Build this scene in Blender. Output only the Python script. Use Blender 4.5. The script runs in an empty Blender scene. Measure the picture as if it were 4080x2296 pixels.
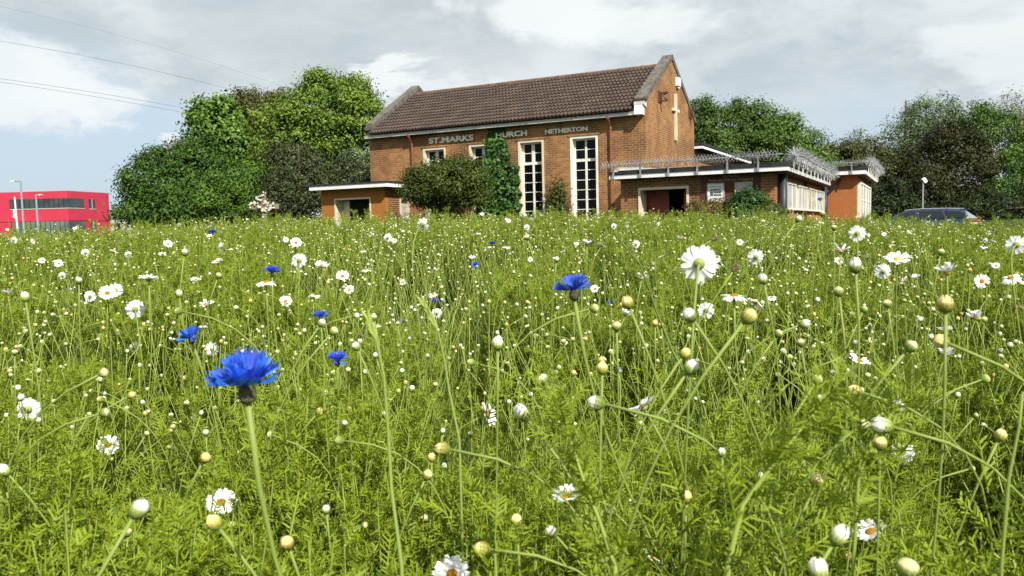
import bpy, math, random, bmesh
from mathutils import Vector, Matrix, Euler, Quaternion
import numpy as np
random.seed(11); rng = np.random.default_rng(11)
sc = bpy.context.scene
COL = sc.collection
PI = math.pi
# ------------------------------------------------------------------ camera
FPX, PITCH, ROLL, YAW = 801.0, 0.074, -0.024, 1.096
cp, sp, cr, sr = math.cos(PITCH), math.sin(PITCH), math.cos(ROLL), math.sin(ROLL)
EYE = Vector((0, 0, 1.0))
FW = Vector((0, cp, -sp)); UP0 = Vector((0, sp, cp)); RT = Vector((1, 0, 0))
RC = cr * RT + sr * UP0
UC = -sr * RT + cr * UP0
cam = bpy.data.cameras.new('camera'); camo = bpy.data.objects.new('camera', cam); COL.objects.link(camo)
cam.sensor_width = 36.0; cam.lens = 36 * FPX / 1024
cam.clip_start = 0.02; cam.clip_end = 5000
camo.matrix_world = Matrix(((RC.x, UC.x, -FW.x, EYE.x), (RC.y, UC.y, -FW.y, EYE.y), (RC.z, UC.z, -FW.z, EYE.z), (0, 0, 0, 1)))
cam.dof.use_dof = True; cam.dof.focus_distance = 2.6; cam.dof.aperture_fstop = 20
sc.camera = camo
def ray(px, py): return FW + RC * ((px - 512) / FPX) - UC * ((py - 288) / FPX)
def at(px, py, Y):
    r = ray(px, py); return EYE + r * (Y / r.y)
def pix(p):
    d = Vector(p) - EYE; k = d.dot(FW); return 512 + FPX * d.dot(RC) / k, 288 - FPX * d.dot(UC) / k
# ------------------------------------------------------------------ sun + sky
E1 = Vector((-math.sin(YAW), math.cos(YAW), 0)); E2 = Vector((math.cos(YAW), math.sin(YAW), 0))
SUNV = (-(E1 * 1.0 + E2 * 0.72) + Vector((0, 0, 1.08))).normalized()
sun = bpy.data.lights.new('sun', 'SUN'); suno = bpy.data.objects.new('sun', sun); COL.objects.link(suno)
sun.energy = 5.0; sun.angle = math.radians(0.5); sun.color = (1.0, 0.95, 0.86)
suno.rotation_euler = SUNV.to_track_quat('Z', 'Y').to_euler(); suno.location = (10, -20, 30)
sc.view_settings.view_transform = 'Standard'; sc.view_settings.look = 'None'
sc.view_settings.exposure = 0.50; sc.view_settings.gamma = 1.0
world = bpy.data.worlds.new('World'); sc.world = world; world.use_nodes = True
NT = world.node_tree; NT.nodes.clear()
class G:                                       # tiny node-graph helper
    def __init__(s, nt): s.nt = nt
    def n(s, typ, **kw):
        nd = s.nt.nodes.new(typ)
        for k, v in kw.items(): setattr(nd, k, v)
        return nd
    def set(s, sock, v):
        if hasattr(v, 'is_linked') or isinstance(v, bpy.types.NodeSocket): s.nt.links.new(v, sock)
        else: sock.default_value = v
    def math(s, op, a, b=None, c=None, clamp=False):
        nd = s.n('ShaderNodeMath', operation=op, use_clamp=clamp)
        for i, v in enumerate((a, b, c)):
            if v is not None: s.set(nd.inputs[i], v)
        return nd.outputs[0]
    def vmath(s, op, a, b=None, out=0):
        nd = s.n('ShaderNodeVectorMath', operation=op); s.set(nd.inputs[0], a)
        if b is not None: s.set(nd.inputs[1], b)
        return nd.outputs[out]
    def mix(s, f, a, b, blend='MIX'):
        nd = s.n('ShaderNodeMix', data_type='RGBA', blend_type=blend, clamp_factor=True)
        s.set(nd.inputs[0], f); s.set(nd.inputs[6], a); s.set(nd.inputs[7], b); return nd.outputs[2]
    def noise(s, vec, scale, detail=4, rough=.5, dist=0.0, col=False):
        nd = s.n('ShaderNodeTexNoise'); s.set(nd.inputs['Vector'], vec); nd.inputs['Scale'].default_value = scale
        nd.inputs['Detail'].default_value = detail; nd.inputs['Roughness'].default_value = rough; nd.inputs['Distortion'].default_value = dist
        return nd.outputs[1 if col else 0]
    def rng(s, v, a, b, c=0.0, d=1.0, smooth=True):
        nd = s.n('ShaderNodeMapRange'); nd.interpolation_type = 'SMOOTHSTEP' if smooth else 'LINEAR'
        s.set(nd.inputs[0], v)
        for i, x in enumerate((a, b, c, d)): nd.inputs[i + 1].default_value = x
        return nd.outputs[0]
def c4(c): return (c[0], c[1], c[2], 1.0)
def sky_world():
    g = G(NT)
    tc = g.n('ShaderNodeTexCoord').outputs['Generated']
    d = g.vmath('NORMALIZE', tc)
    sx = g.n('ShaderNodeSeparateXYZ'); g.set(sx.inputs[0], d)
    sky = g.n('ShaderNodeTexSky', sky_type='NISHITA'); sky.sun_disc = False
    sky.sun_elevation = math.asin(SUNV.z); sky.sun_rotation = math.atan2(SUNV.x, SUNV.y)
    sky.air_density = 1.0; sky.dust_density = 2.0; sky.ozone_density = 1.5
    SK = 0.1
    clear = g.mix(0.85, sky.outputs[0], c4((0.43 / SK, 0.52 / SK, 0.60 / SK)))
    st = g.n('ShaderNodeMapping'); st.inputs['Scale'].default_value = (1.0, 1.0, 2.3); g.set(st.inputs[0], d)
    V = st.outputs[0]
    big = g.noise(V, 2.4, 8, .56, .2); fine = g.noise(V, 6.5, 9, .58, .35); wisp = g.noise(V, 17.0, 9, .65, .6)
    bill = g.math('ADD', g.math('MULTIPLY', fine, .65), g.math('MULTIPLY', wisp, .35))
    warp = g.vmath('SUBTRACT', g.noise(V, 5.0, 7, .62, .3, True), (.5, .5, .5))
    wd = g.vmath('ADD', d, g.vmath('MULTIPLY', warp, (.26, .26, .16)))
    def blob(px, py, r0, r1, sz=1.6):
        c = ray(px, py).normalized()
        L = g.vmath('LENGTH', g.vmath('MULTIPLY', g.vmath('SUBTRACT', wd, tuple(c)), (1, 1, sz)), out=1)
        return g.rng(L, r0, r1, 1.0, 0.0)
    hole = g.math('ADD', g.math('MULTIPLY', blob(10, 195, .06, .36), .62), g.math('MULTIPLY', blob(815, 140, .02, .24, 2.4), .42))
    cover = g.math('SUBTRACT', g.math('ADD', g.math('MULTIPLY', big, .7), g.math('MULTIPLY', bill, .5)), hole)
    cover = g.math('ADD', cover, g.rng(sx.outputs[2], .0, .5, .06, .2))
    mask = g.rng(cover, .28, .60)
    shade = g.rng(g.math('ADD', g.math('MULTIPLY', bill, .6), g.math('MULTIPLY', g.noise(V, 3.3, 8, .6, .3), .5)), .44, .64)
    cl = g.mix(shade, c4((0.385 / SK, 0.445 / SK, 0.475 / SK)), c4((0.565 / SK, 0.605 / SK, 0.62 / SK)))
    col = g.mix(mask, clear, cl)
    gm = g.math('MULTIPLY', blob(390, 25, .04, .34, 3.2), g.rng(bill, .36, .60))
    col = g.mix(g.math('MULTIPLY', gm, .95), col, c4((0.382 / SK, 0.427 / SK, 0.457 / SK)))
    gm2 = g.math('MULTIPLY', blob(800, 85, .04, .34, 3.0), g.rng(bill, .38, .62))
    col = g.mix(g.math('MULTIPLY', gm2, .7), col, c4((0.432 / SK, 0.490 / SK, 0.527 / SK)))
    def bright(px, py, r0, r1, sz, amt):
        return g.math('MULTIPLY', g.rng(g.math('ADD', g.math('MULTIPLY', blob(px, py, r0, r1, sz), .62), g.math('MULTIPLY', bill, .5)), .42, .74), amt)
    for a in ((15, 88, .02, .16, 1.9, .8), (75, 103, .01, .11, 1.7, .65), (385, 80, .01, .08, 2.4, .9), (555, 12, .02, .16, 2.3, .9), (640, 26, .01, .15, 2.4, .75), (1010, 40, .01, .14, 2.4, .6), (163, 144, .004, .04, 2.0, .75), (455, 92, .01, .10, 3.0, .5)):
        col = g.mix(bright(*a), col, c4((0.664 / SK, 0.689 / SK, 0.697 / SK)))
    bg = g.n('ShaderNodeBackground'); g.set(bg.inputs[0], col); bg.inputs[1].default_value = SK
    out = g.n('ShaderNodeOutputWorld'); g.set(out.inputs[0], bg.outputs[0])
sky_world()
sc.cycles.max_bounces = 5; sc.cycles.diffuse_bounces = 3; sc.cycles.glossy_bounces = 2; sc.cycles.transmission_bounces = 3
sc.cycles.transparent_max_bounces = 4; sc.cycles.caustics_reflective = False; sc.cycles.caustics_refractive = False
# ------------------------------------------------------------------ mesh helpers
class MB:
    def __init__(s): s.v = []; s.f = []; s.sm = False
    def add(s, vs, fs):
        o = len(s.v); s.v += [tuple(v) for v in vs]; s.f += [tuple(i + o for i in f) for f in fs]; return s
    def box(s, x0, x1, y0, y1, z0, z1):
        if x0 > x1: x0, x1 = x1, x0
        if y0 > y1: y0, y1 = y1, y0
        vs = [(x, y, z) for z in (z0, z1) for y in (y0, y1) for x in (x0, x1)]
        return s.add(vs, [(0, 2, 3, 1), (4, 5, 7, 6), (0, 1, 5, 4), (2, 6, 7, 3), (0, 4, 6, 2), (1, 3, 7, 5)])
    def prism(s, prof, axis, a0, a1):              # profile in the two other axes, extruded along axis
        n = len(prof); vs = []
        for a in (a0, a1):
            for p, q in prof:
                vs.append((a, p, q) if axis == 'x' else ((p, a, q) if axis == 'y' else (p, q, a)))
        fs = [tuple(range(n)), tuple(range(2 * n - 1, n - 1, -1))]
        fs += [(i, i + n, (i + 1) % n + n, (i + 1) % n) for i in range(n)]
        return s.add(vs, fs)
    def tube(s, pts, rad, k=6, cap=True):
        pts = [Vector(p) for p in pts]; n = len(pts)
        if not hasattr(rad, '__len__'): rad = [rad] * n
        vs = []; prev = None
        for i, p in enumerate(pts):
            t = (pts[min(i + 1, n - 1)] - pts[max(i - 1, 0)])
            t = t.normalized() if t.length > 1e-9 else Vector((0, 0, 1))
            a = Vector((0, 0, 1)) if abs(t.z) < .9 else Vector((1, 0, 0))
            if prev is not None: a = prev
            u = (a - t * a.dot(t)); u = u.normalized() if u.length > 1e-6 else t.orthogonal().normalized()
            prev = u; w = t.cross(u)
            for j in range(k):
                q = 2 * PI * j / k; vs.append(p + (u * math.cos(q) + w * math.sin(q)) * rad[i])
        fs = [(i * k + j, i * k + (j + 1) % k, (i + 1) * k + (j + 1) % k, (i + 1) * k + j) for i in range(n - 1) for j in range(k)]
        if cap: fs += [tuple(range(k - 1, -1, -1)), tuple((n - 1) * k + j for j in range(k))]
        return s.add(vs, fs)
    def lathe(s, prof, k=12, M=None):              # profile (r, z) about z
        vs = []; n = len(prof)
        for r, z in prof:
            for j in range(k):
                q = 2 * PI * j / k; vs.append(Vector((r * math.cos(q), r * math.sin(q), z)))
        if M is not None: vs = [M @ v for v in vs]
        fs = [(i * k + j, i * k + (j + 1) % k, (i + 1) * k + (j + 1) % k, (i + 1) * k + j) for i in range(n - 1) for j in range(k)]
        fs += [tuple(range(k - 1, -1, -1)), tuple((n - 1) * k + j for j in range(k))]
        return s.add(vs, fs)
    def mesh(s, name, mat=None, smooth=False):
        me = bpy.data.meshes.new(name); me.from_pydata(s.v, [], s.f); me.update()
        if mat: me.materials.append(mat)
        if smooth or s.sm: me.polygons.foreach_set('use_smooth', [True] * len(me.polygons))
        return me
    def build(s, name, mat, parent=None, smooth=False, **kw):
        return link(s.mesh(name, mat, smooth), name, parent, **kw)
def link(me, name, parent=None, label=None, cat=None, group=None, kind=None, M=None):
    o = bpy.data.objects.new(name, me); COL.objects.link(o)
    if parent: o.parent = parent
    if M is not None: o.matrix_local = M
    return tag(o, label, cat, group, kind)
def tag(o, label=None, cat=None, group=None, kind=None):
    if label: o['label'] = label
    if cat: o['category'] = cat
    if group: o['group'] = group
    if kind: o['kind'] = kind
    return o
def thing(name, label, cat, loc=(0, 0, 0), rz=0.0, group=None):
    o = bpy.data.objects.new(name, None); COL.objects.link(o); o.empty_display_size = .1
    o.location = loc; o.rotation_euler = (0, 0, rz); return tag(o, label, cat, group)
# ------------------------------------------------------------------ materials
def mat(name, col, rough=.8, var=0.0, vscale=3.0, metal=0.0, bump=0.0, bscale=40.0, spec=.3, col2=None, detail=4, coord='Object', transl=0.0, island=0.0):
    m = bpy.data.materials.new(name); m.use_nodes = True; nt = m.node_tree; g = G(nt)
    b = nt.nodes['Principled BSDF']; b.inputs['Roughness'].default_value = rough; b.inputs['Metallic'].default_value = metal
    b.inputs['Specular IOR Level'].default_value = spec
    tc = g.n('ShaderNodeTexCoord').outputs[coord]
    out = c4(col)
    if var or col2:
        nz = g.noise(tc, vscale, detail, .6)
        c2 = col2 if col2 else tuple(max(0, c * (1 - var)) for c in col)
        c1 = col if col2 else tuple(c * (1 + var) for c in col)
        out = g.mix(g.rng(nz, .32, .68), c4(c1), c4(c2))
    if island:
        ri = g.n('ShaderNodeNewGeometry').outputs['Random Per Island']
        hs = g.n('ShaderNodeHueSaturation'); g.set(hs.inputs['Color'], out)
        g.set(hs.inputs['Value'], g.rng(ri, 0, 1, 1 - island, 1 + island, smooth=False)); 
        g.set(hs.inputs['Hue'], g.rng(g.math('FRACT', g.math('MULTIPLY', ri, 17.3)), 0, 1, .5 - island * .05, .5 + island * .05, smooth=False))
        out = hs.outputs[0]
    g.set(b.inputs['Base Color'], out)
    if bump:
        bp = g.n('ShaderNodeBump'); bp.inputs['Strength'].default_value = bump; bp.inputs['Distance'].default_value = .02
        g.set(bp.inputs['Height'], g.noise(tc, bscale, 4, .6)); g.set(b.inputs['Normal'], bp.outputs[0])
    if transl:
        tr = g.n('ShaderNodeBsdfTranslucent'); g.set(tr.inputs[0], out)
        mx = g.n('ShaderNodeMixShader'); mx.inputs[0].default_value = transl
        nt.links.new(b.outputs[0], mx.inputs[1]); nt.links.new(tr.outputs[0], mx.inputs[2])
        nt.links.new(mx.outputs[0], nt.nodes['Material Output'].inputs[0])
    return m
def brick_mat(name, c1, c2, mortar, painted=False, stain=.25):
    m = bpy.data.materials.new(name); m.use_nodes = True; nt = m.node_tree; g = G(nt); b = nt.nodes['Principled BSDF']
    b.inputs['Roughness'].default_value = .9; b.inputs['Specular IOR Level'].default_value = .15
    tc = g.n('ShaderNodeTexCoord').outputs['Object']; s = g.n('ShaderNodeSeparateXYZ'); g.set(s.inputs[0], tc)
    cb = g.n('ShaderNodeCombineXYZ'); g.set(cb.inputs[0], g.math('ADD', s.outputs[0], s.outputs[1])); g.set(cb.inputs[1], s.outputs[2])
    br = g.n('ShaderNodeTexBrick'); g.set(br.inputs['Vector'], cb.outputs[0])
    br.inputs['Color1'].default_value = c4(c1); br.inputs['Color2'].default_value = c4(c2); br.inputs['Mortar'].default_value = c4(mortar)
    br.inputs['Scale'].default_value = 1.0; br.inputs['Mortar Size'].default_value = .008; br.inputs['Brick Width'].default_value = .24
    br.inputs['Row Height'].default_value = .08; br.inputs['Bias'].default_value = -.12; br.inputs['Mortar Smooth'].default_value = .2
    col = br.outputs[0]
    if not painted:                                # a scatter of over-burnt dark bricks
        b2 = g.n('ShaderNodeTexBrick'); g.set(b2.inputs['Vector'], cb.outputs[0])
        for k, v in (('Color1', (1, 1, 1, 1)), ('Color2', (0, 0, 0, 1)), ('Mortar', (0, 0, 0, 1))): b2.inputs[k].default_value = v
        for k in ('Scale', 'Mortar Size', 'Brick Width', 'Row Height'): b2.inputs[k].default_value = br.inputs[k].default_value
        b2.inputs['Bias'].default_value = -.62
        zone = g.rng(g.noise(tc, .9, 3, .6), .42, .62)
        col = g.mix(g.math('MULTIPLY', b2.outputs[0], g.math('MULTIPLY', zone, .85)), col, c4((.115, .055, .03)))
    big = g.noise(tc, .7, 5, .65)
    col = g.mix(g.math('MULTIPLY', g.rng(big, .46, .74), stain), col, c4(tuple(x * .45 for x in c1)))
    small = g.noise(tc, 25, 3, .6)
    hs = g.n('ShaderNodeHueSaturation'); g.set(hs.inputs['Color'], col); g.set(hs.inputs['Value'], g.rng(small, .2, .8, .85, 1.15))
    g.set(b.inputs['Base Color'], hs.outputs[0])
    bp = g.n('ShaderNodeBump'); bp.inputs['Strength'].default_value = .25 if painted else .6; bp.inputs['Distance'].default_value = .012
    g.set(bp.inputs['Height'], g.math('SUBTRACT', g.math('MULTIPLY', small, .3), br.outputs[1])); g.set(b.inputs['Normal'], bp.outputs[0])
    return m
BRICK = brick_mat('tan_brick', (.37, .185, .074), (.215, .10, .045), (.42, .265, .135), stain=.42)
BRICK_ANNEX = brick_mat('annex_brick', (.27, .125, .05), (.165, .075, .033), (.40, .26, .14), stain=.4)
PAINT_OCHRE = brick_mat('ochre_painted_brick', (.37, .15, .036), (.355, .145, .034), (.31, .125, .03), True, .12)
PAINT_ORANGE = brick_mat('orange_painted_brick', (.39, .14, .05), (.375, .135, .048), (.31, .11, .04), True, .12)
STONE = mat('weathered_coping_stone', (.17, .155, .13), .95, var=.0, col2=(.075, .07, .06), vscale=5, bump=.5, bscale=12)
CREAM = mat('cream_painted_surround', (0.666, 0.612, 0.495), .6, col2=(.62, .53, .38), vscale=2.2)
CREAMW = mat('white_painted_timber', (.80, .79, .74), .55, col2=(.68, .64, .54), vscale=3.0)
WHITE = mat('white_fascia_board', (0.760, 0.760, 0.750), .5, var=.06, vscale=4)
GUTTERM = mat('grey_gutter', (.55, .54, .52), .6, var=.12, vscale=6)
DARKFELT = mat('black_roof_felt', (.028, .03, .03), .85, var=.3, vscale=5)
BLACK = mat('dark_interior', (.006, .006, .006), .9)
SOFFIT = mat('dark_brown_soffit', (.07, .035, .025), .8, var=.2)
PIPE = mat('brown_downpipe', (.21, .085, .045), .55, var=.2, vscale=8)
BPIPE = mat('black_downpipe', (.03, .035, .045), .45, var=.2, vscale=8)
PANELB = mat('dark_brown_panel', (.085, .03, .022), .7, var=.2, vscale=3)
DOORR = mat('red_brown_door', (.16, .035, .022), .6, var=.2, vscale=4)
DOORRED = mat('bright_red_door_edge', (.30, .05, .02), .6, var=.2, vscale=4)
LETTER = mat('pale_letter_enamel', (.88, .85, .74), .6, var=.12, vscale=9)
GOLD = mat('faded_gold_paint', (.50, .34, .20), .7)
INK = mat('black_print', (.01, .01, .012), .6)
GREYP = mat('grey_print', (.12, .12, .13), .6)
SHEET = mat('weathered_boarding', (.43, .42, .38), .7, col2=(.30, .29, .26), vscale=3)
BOARDG = mat('grey_weathered_board', (.50, .48, .43), .7, col2=(.36, .34, .30), vscale=4)
STEEL = mat('galvanised_steel', (.33, .34, .34), .45, var=.25, vscale=14, metal=.35)
RUST = mat('rusty_iron', (.10, .04, .018), .85, var=.3, vscale=20)
GLASS = mat('dark_window_glass', (.004, .0045, .005), .08, spec=.10)
ORTILE = mat('orange_tile_panel', (.45, .2, .06), .7, var=.15, vscale=6)
def roof_mat():
    m = bpy.data.materials.new('weathered_pantile'); m.use_nodes = True; nt = m.node_tree; g = G(nt); b = nt.nodes['Principled BSDF']
    b.inputs['Roughness'].default_value = .9; b.inputs['Specular IOR Level'].default_value = .2
    uv = g.n('ShaderNodeUVMap').outputs[0]
    br = g.n('ShaderNodeTexBrick'); g.set(br.inputs['Vector'], uv); br.offset = 0.0
    br.inputs['Color1'].default_value = c4((.068, .050, .042)); br.inputs['Color2'].default_value = c4((.115, .080, .064)); br.inputs['Mortar'].default_value = c4((.05, .036, .03))
    br.inputs['Scale'].default_value = 1.0; br.inputs['Brick Width'].default_value = .30; br.inputs['Row Height'].default_value = .325; br.inputs['Mortar Size'].default_value = .002; br.inputs['Bias'].default_value = -.1
    tc = g.n('ShaderNodeTexCoord').outputs['Object']
    col = g.mix(g.math('MULTIPLY', g.rng(g.noise(tc, 1.1, 5, .65), .45, .7), .6), br.outputs[0], c4((.065, .05, .042)))
    col = g.mix(g.math('MULTIPLY', g.rng(g.noise(tc, 9, 4, .6), .62, .74), .7), col, c4((.22, .17, .13)))
    g.set(b.inputs['Base Color'], col)
    bp = g.n('ShaderNodeBump'); bp.inputs['Strength'].default_value = .5; bp.inputs['Distance'].default_value = .02
    g.set(bp.inputs['Height'], g.noise(tc, 30, 3, .6)); g.set(b.inputs['Normal'], bp.outputs[0]); return m
ROOF = roof_mat()
# ------------------------------------------------------------------ terrain
CREST_PX = [(-200, 2), (0, 2), (120, 4), (170, 7), (230, 9), (400, 9), (600, 8), (780, 1), (870, -4), (960, -8), (1024, -13), (1250, -15)]
def sstep(a, b, x):
    t = min(1, max(0, (x - a) / (b - a))); return t * t * (3 - 2 * t)
def crest(x, y):
    px = 512 + FPX * x / max(y, .05) if y > 0.05 else (1250 if x > 0 else -200)
    px = max(-200, min(1250, px))
    xs = [a for a, _ in CREST_PX]; return float(np.interp(px, xs, [b for _, b in CREST_PX])) / FPX * 7.0
def canopy(x, y):                                  # top of the foliage, relative to the eye
    d = math.hypot(x, y); side = min(1, max(-1, x / (abs(y) + .4)))
    c0 = -.285 + .05 * side; c = crest(x, y)
    w = sstep(0.0, 1.2, y); c = c * w + c0 * (1 - w)
    t = min(1, d / 7.0); return c0 + (c - c0) * t * t * (3 - 2 * t)
PLANT_H = 0.46
def ground_z(x, y):
    d = math.hypot(x, y)
    near = 1.0 + canopy(x, y) - PLANT_H
    az = math.atan2(x, max(y, .01))
    far = .85 * sstep(36, 58, d) * sstep(.44, .50, az)
    k = sstep(7.6, 15.0, d)
    return near * (1 - k) + far * k
# ------------------------------------------------------------------ church hall (local frame: x = into the wall, y = along the long wall away from us)
CH_AT = (4.752, 28.0, 0.0)
def wall(mb, ax, c0, c1, a0, a1, z0, z1, holes=()):
    As = sorted({a0, a1, *[h[0] for h in holes], *[h[1] for h in holes]}); Zs = sorted({z0, z1, *[h[2] for h in holes], *[h[3] for h in holes]})
    def solid(i, j):
        if i < 0 or j < 0 or i >= len(As) - 1 or j >= len(Zs) - 1: return False
        ca, cz = (As[i] + As[i + 1]) / 2, (Zs[j] + Zs[j + 1]) / 2
        return not any(h[0] < ca < h[1] and h[2] < cz < h[3] for h in holes)
    P = (lambda c, a, z: (c, a, z)) if ax == 'x' else (lambda c, a, z: (a, c, z))
    for i in range(len(As) - 1):
        for j in range(len(Zs) - 1):
            if not solid(i, j): continue
            a, b, z, t = As[i], As[i + 1], Zs[j], Zs[j + 1]
            mb.add([P(c0, a, z), P(c0, b, z), P(c0, b, t), P(c0, a, t)], [(0, 1, 2, 3)])
            mb.add([P(c1, a, z), P(c1, b, z), P(c1, b, t), P(c1, a, t)], [(3, 2, 1, 0)])
            for (di, dj, q) in ((-1, 0, (a, a, z, t)), (1, 0, (b, b, z, t))):
                if not solid(i + di, j): mb.add([P(c0, q[0], q[2]), P(c1, q[0], q[2]), P(c1, q[0], q[3]), P(c0, q[0], q[3])], [(0, 1, 2, 3)])
            for dj, zz in ((-1, z), (1, t)):
                if not solid(i, j + dj): mb.add([P(c0, a, zz), P(c0, b, zz), P(c1, b, zz), P(c1, a, zz)], [(0, 1, 2, 3)])
    return mb
def text_mesh(s, width, cap, depth=.02, bold=.0, mt=None, lines=1):
    cu = bpy.data.curves.new('lettering', 'FONT'); cu.body = s; cu.size = 1.0; cu.extrude = .5; cu.offset = bold; cu.resolution_u = 4
    o = bpy.data.objects.new('lettering', cu); COL.objects.link(o)
    me = bpy.data.meshes.new_from_object(o.evaluated_get(bpy.context.evaluated_depsgraph_get()))
    bpy.data.objects.remove(o); bpy.data.curves.remove(cu)
    n = len(me.vertices); co = np.zeros(n * 3); me.vertices.foreach_get('co', co); co = co.reshape(-1, 3)
    lo, hi = co.min(0), co.max(0)
    co[:, 0] = (co[:, 0] - lo[0]) / (hi[0] - lo[0]) * width; co[:, 1] = (co[:, 1] - lo[1]) / (hi[1] - lo[1]) * cap; co[:, 2] = (co[:, 2] - lo[2]) / max(1e-6, hi[2] - lo[2]) * depth
    me.vertices.foreach_set('co', co.ravel()); me.materials.clear(); me.materials.append(mt); me.update(); return me
def on_wall(x, u, z):                              # text frame on a wall facing -x: reads towards -y
    return Matrix(((0, 0, -1, x), (-1, 0, 0, u), (0, 1, 0, z), (0, 0, 0, 1)))
W, L, ZE, ZA = 6.6, 11.79, 5.33, 7.27
church = thing('church', 'tan brick church hall with brown tiled roof, tall white windows and a gable cross', 'church', CH_AT, YAW)
wins = [(1.77, 2.84), (3.89, 4.95), (6.00, 7.07), (8.12, 9.18)]
WZ0, WZ1 = .55, 4.26
m = MB(); wall(m, 'x', 0, .3, .3, L - .3, 0, 4.98, [(a, b, WZ0, WZ1) for a, b in wins])
gp = [(0, 0), (W, 0), (W, ZE), (W / 2, ZA), (0, ZE)]
m.prism(gp, 'y', 0, .3); m.prism(gp, 'y', L - .3, L); m.box(W - .3, W, .3, L - .3, 0, 4.98)
wl = m.build('wall', BRICK, church)
for k, (a, b) in enumerate(wins):
    sm = CREAMW if k == 0 else CREAM
    s = MB(); t = .085
    s.box(-.006, .245, a, a + t, WZ0, WZ1); s.box(-.006, .245, b - t, b, WZ0, WZ1); s.box(-.006, .245, a + t, b - t, WZ1 - t, WZ1); s.box(-.05, .245, a + t, b - t, WZ0, WZ0 + .07)
    wo = s.build('window', sm, church)
    fr = MB(); a1, b1, z0, z1 = a + t, b - t, WZ0 + .07, WZ1 - t; c = (a1 + b1) / 2; e = .05
    fr.box(.20, .26, a1, a1 + e, z0, z1); fr.box(.20, .26, b1 - e, b1, z0, z1); fr.box(.20, .26, a1 + e, b1 - e, z1 - e, z1); fr.box(.20, .26, a1 + e, b1 - e, z0, z0 + e)
    fr.box(.198, .258, a1 + e, b1 - e, 3.36, 3.46); fr.box(.195, .255, c - .035, c + .035, z0 + e, 3.36); fr.box(.195, .255, c - .035, c + .035, 3.46, z1 - e)
    for zz in (3.79, 3.058, 2.70, 2.345, 1.99, 1.635, 1.28, .93):
        for (p, q) in ((a1 + e, c - .035), (c + .035, b1 - e)): fr.box(.21, .25, p, q, zz - .012, zz + .012)
    if k != 0:
        for (p, q) in ((a1 + e, c - .035), (c + .035, b1 - e)):
            fr.box(.202, .262, p, p + .03, 3.46, z1 - e); fr.box(.202, .262, q - .03, q, 3.46, z1 - e)
    fr.build('frame', CREAMW, wo)
    MB().box(.236, .242, a1, b1, z0, z1).build('pane', GLASS, wo)
    MB().box(-.03, .0, a - .08, b + .08, WZ1 + .004, WZ1 + .075).build('lintel', BRICK, wo)
# roof
EV, EZ, RX, RZ = -.36, 4.97, W / 2, 7.06
def roof_part():
    rows = 13; per = 8; u0, u1 = .33, L - .33; n = int((u1 - u0) / .15) * per
    vs, fs, uvs = [], [], []
    sl = Vector((RX - EV, 0, RZ - EZ)); SL = sl.length; sd = sl.normalized(); nr = Vector((-sd.z, 0, sd.x)); gg = SL / rows
    for r in range(rows):
        jit = rng.normal(0, .0035, n + 1)
        for k, (t, h) in enumerate((((r * gg) - .045, .000), ((r * gg) - .045, .085), ((r + 1) * gg, .014))):
            for i in range(n + 1):
                s = u0 + (u1 - u0) * i / n; ph = 2 * PI * i / per + (.15 if r % 2 else 0)
                wv = .030 * math.cos(ph) + .006 * math.cos(2 * ph)
                tile = int(i / (per * 2) + r * 7.3); jt = ((tile * 7919) % 13 / 13 - .5) * .010
                p = Vector((EV, s, EZ)) + sd * (t + (jt if k < 2 else 0)) + nr * (h + (wv if k else wv * .8) + jit[i] * .4)
                vs.append(p); uvs.append((s - .02, r * .325 + .16))
        o = r * 3 * (n + 1)
        for k in range(2):
            for i in range(n):
                q = o + k * (n + 1) + i; fs.append((q, q + n + 1, q + n + 2, q + 1))
    me = bpy.data.meshes.new('roof'); me.from_pydata(vs, [], fs); me.update()
    ul = me.uv_layers.new(name='UVMap'); li = np.zeros(len(me.loops), dtype=np.int32); me.loops.foreach_get('vertex_index', li)
    ul.data.foreach_set('uv', np.array(uvs)[li].ravel()); me.materials.append(ROOF)
    ro = link(me, 'roof', church)
    b = MB(); b.add([(RX, .33, RZ), (RX, L - .33, RZ), (W + .36, L - .33, EZ), (W + .36, .33, EZ), (EV + .02, .33, EZ - .02), (EV + .02, L - .33, EZ - .02), (RX, .33, RZ - .04), (RX, L - .33, RZ - .04)], [(0, 1, 2, 3), (4, 5, 7, 6)])
    b.build('roof_back_slope', DARKFELT, church)
    rt = MB(); x = .33
    while x < L - .4:
        x2 = min(x + .45, L - .33); rt.tube([(RX, x, RZ + .005), (RX, x2 - .012, RZ + .012)], .085, 10); x = x2
    rt.build('ridge_tile', mat('ridge_tile_clay', (.15, .085, .06), .9, var=.3, vscale=4), church)
    return ro
roof_part()
for (u0, u1) in ((-.04, .34), (L - .34, L + .04)):
    cp_ = MB()
    for sgn in (1, -1):
        nseg = 5
        for i in range(nseg):
            q0 = i / nseg; q1 = (i + 1) / nseg - .006
            def P(q, dz): return ((W / 2) + sgn * (-W / 2 - .16) * (1 - q), ZE + .03 + (ZA - ZE + .02) * q + dz + (-.09 * (1 - q)))
            pr = [P(q0, -.08), P(q1, -.08), P(q1, .13), P(q0, .13)]
            cp_.prism(pr, 'y', u0 + .0015 * (i % 2), u1 - .0015 * (i % 2))
    cp_.build('coping', STONE, church)
    kn = MB(); kn.prism([(-.27, 5.14), (.06, 5.06), (.06, 5.33), (-.27, 5.27)], 'y', u0 + .012, u1 - .012)
    kn.build('kneeler', mat('white_kneeler', (.62, .61, .57), .8, col2=(.40, .39, .36), vscale=6) if u0 < 1 else STONE, church)
    if u0 < 1:
        MB().box(-.30, .02, u0 - .02, u1 + .03, 5.285, 5.325).build('kneeler_cap', SOFFIT, church)
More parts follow.
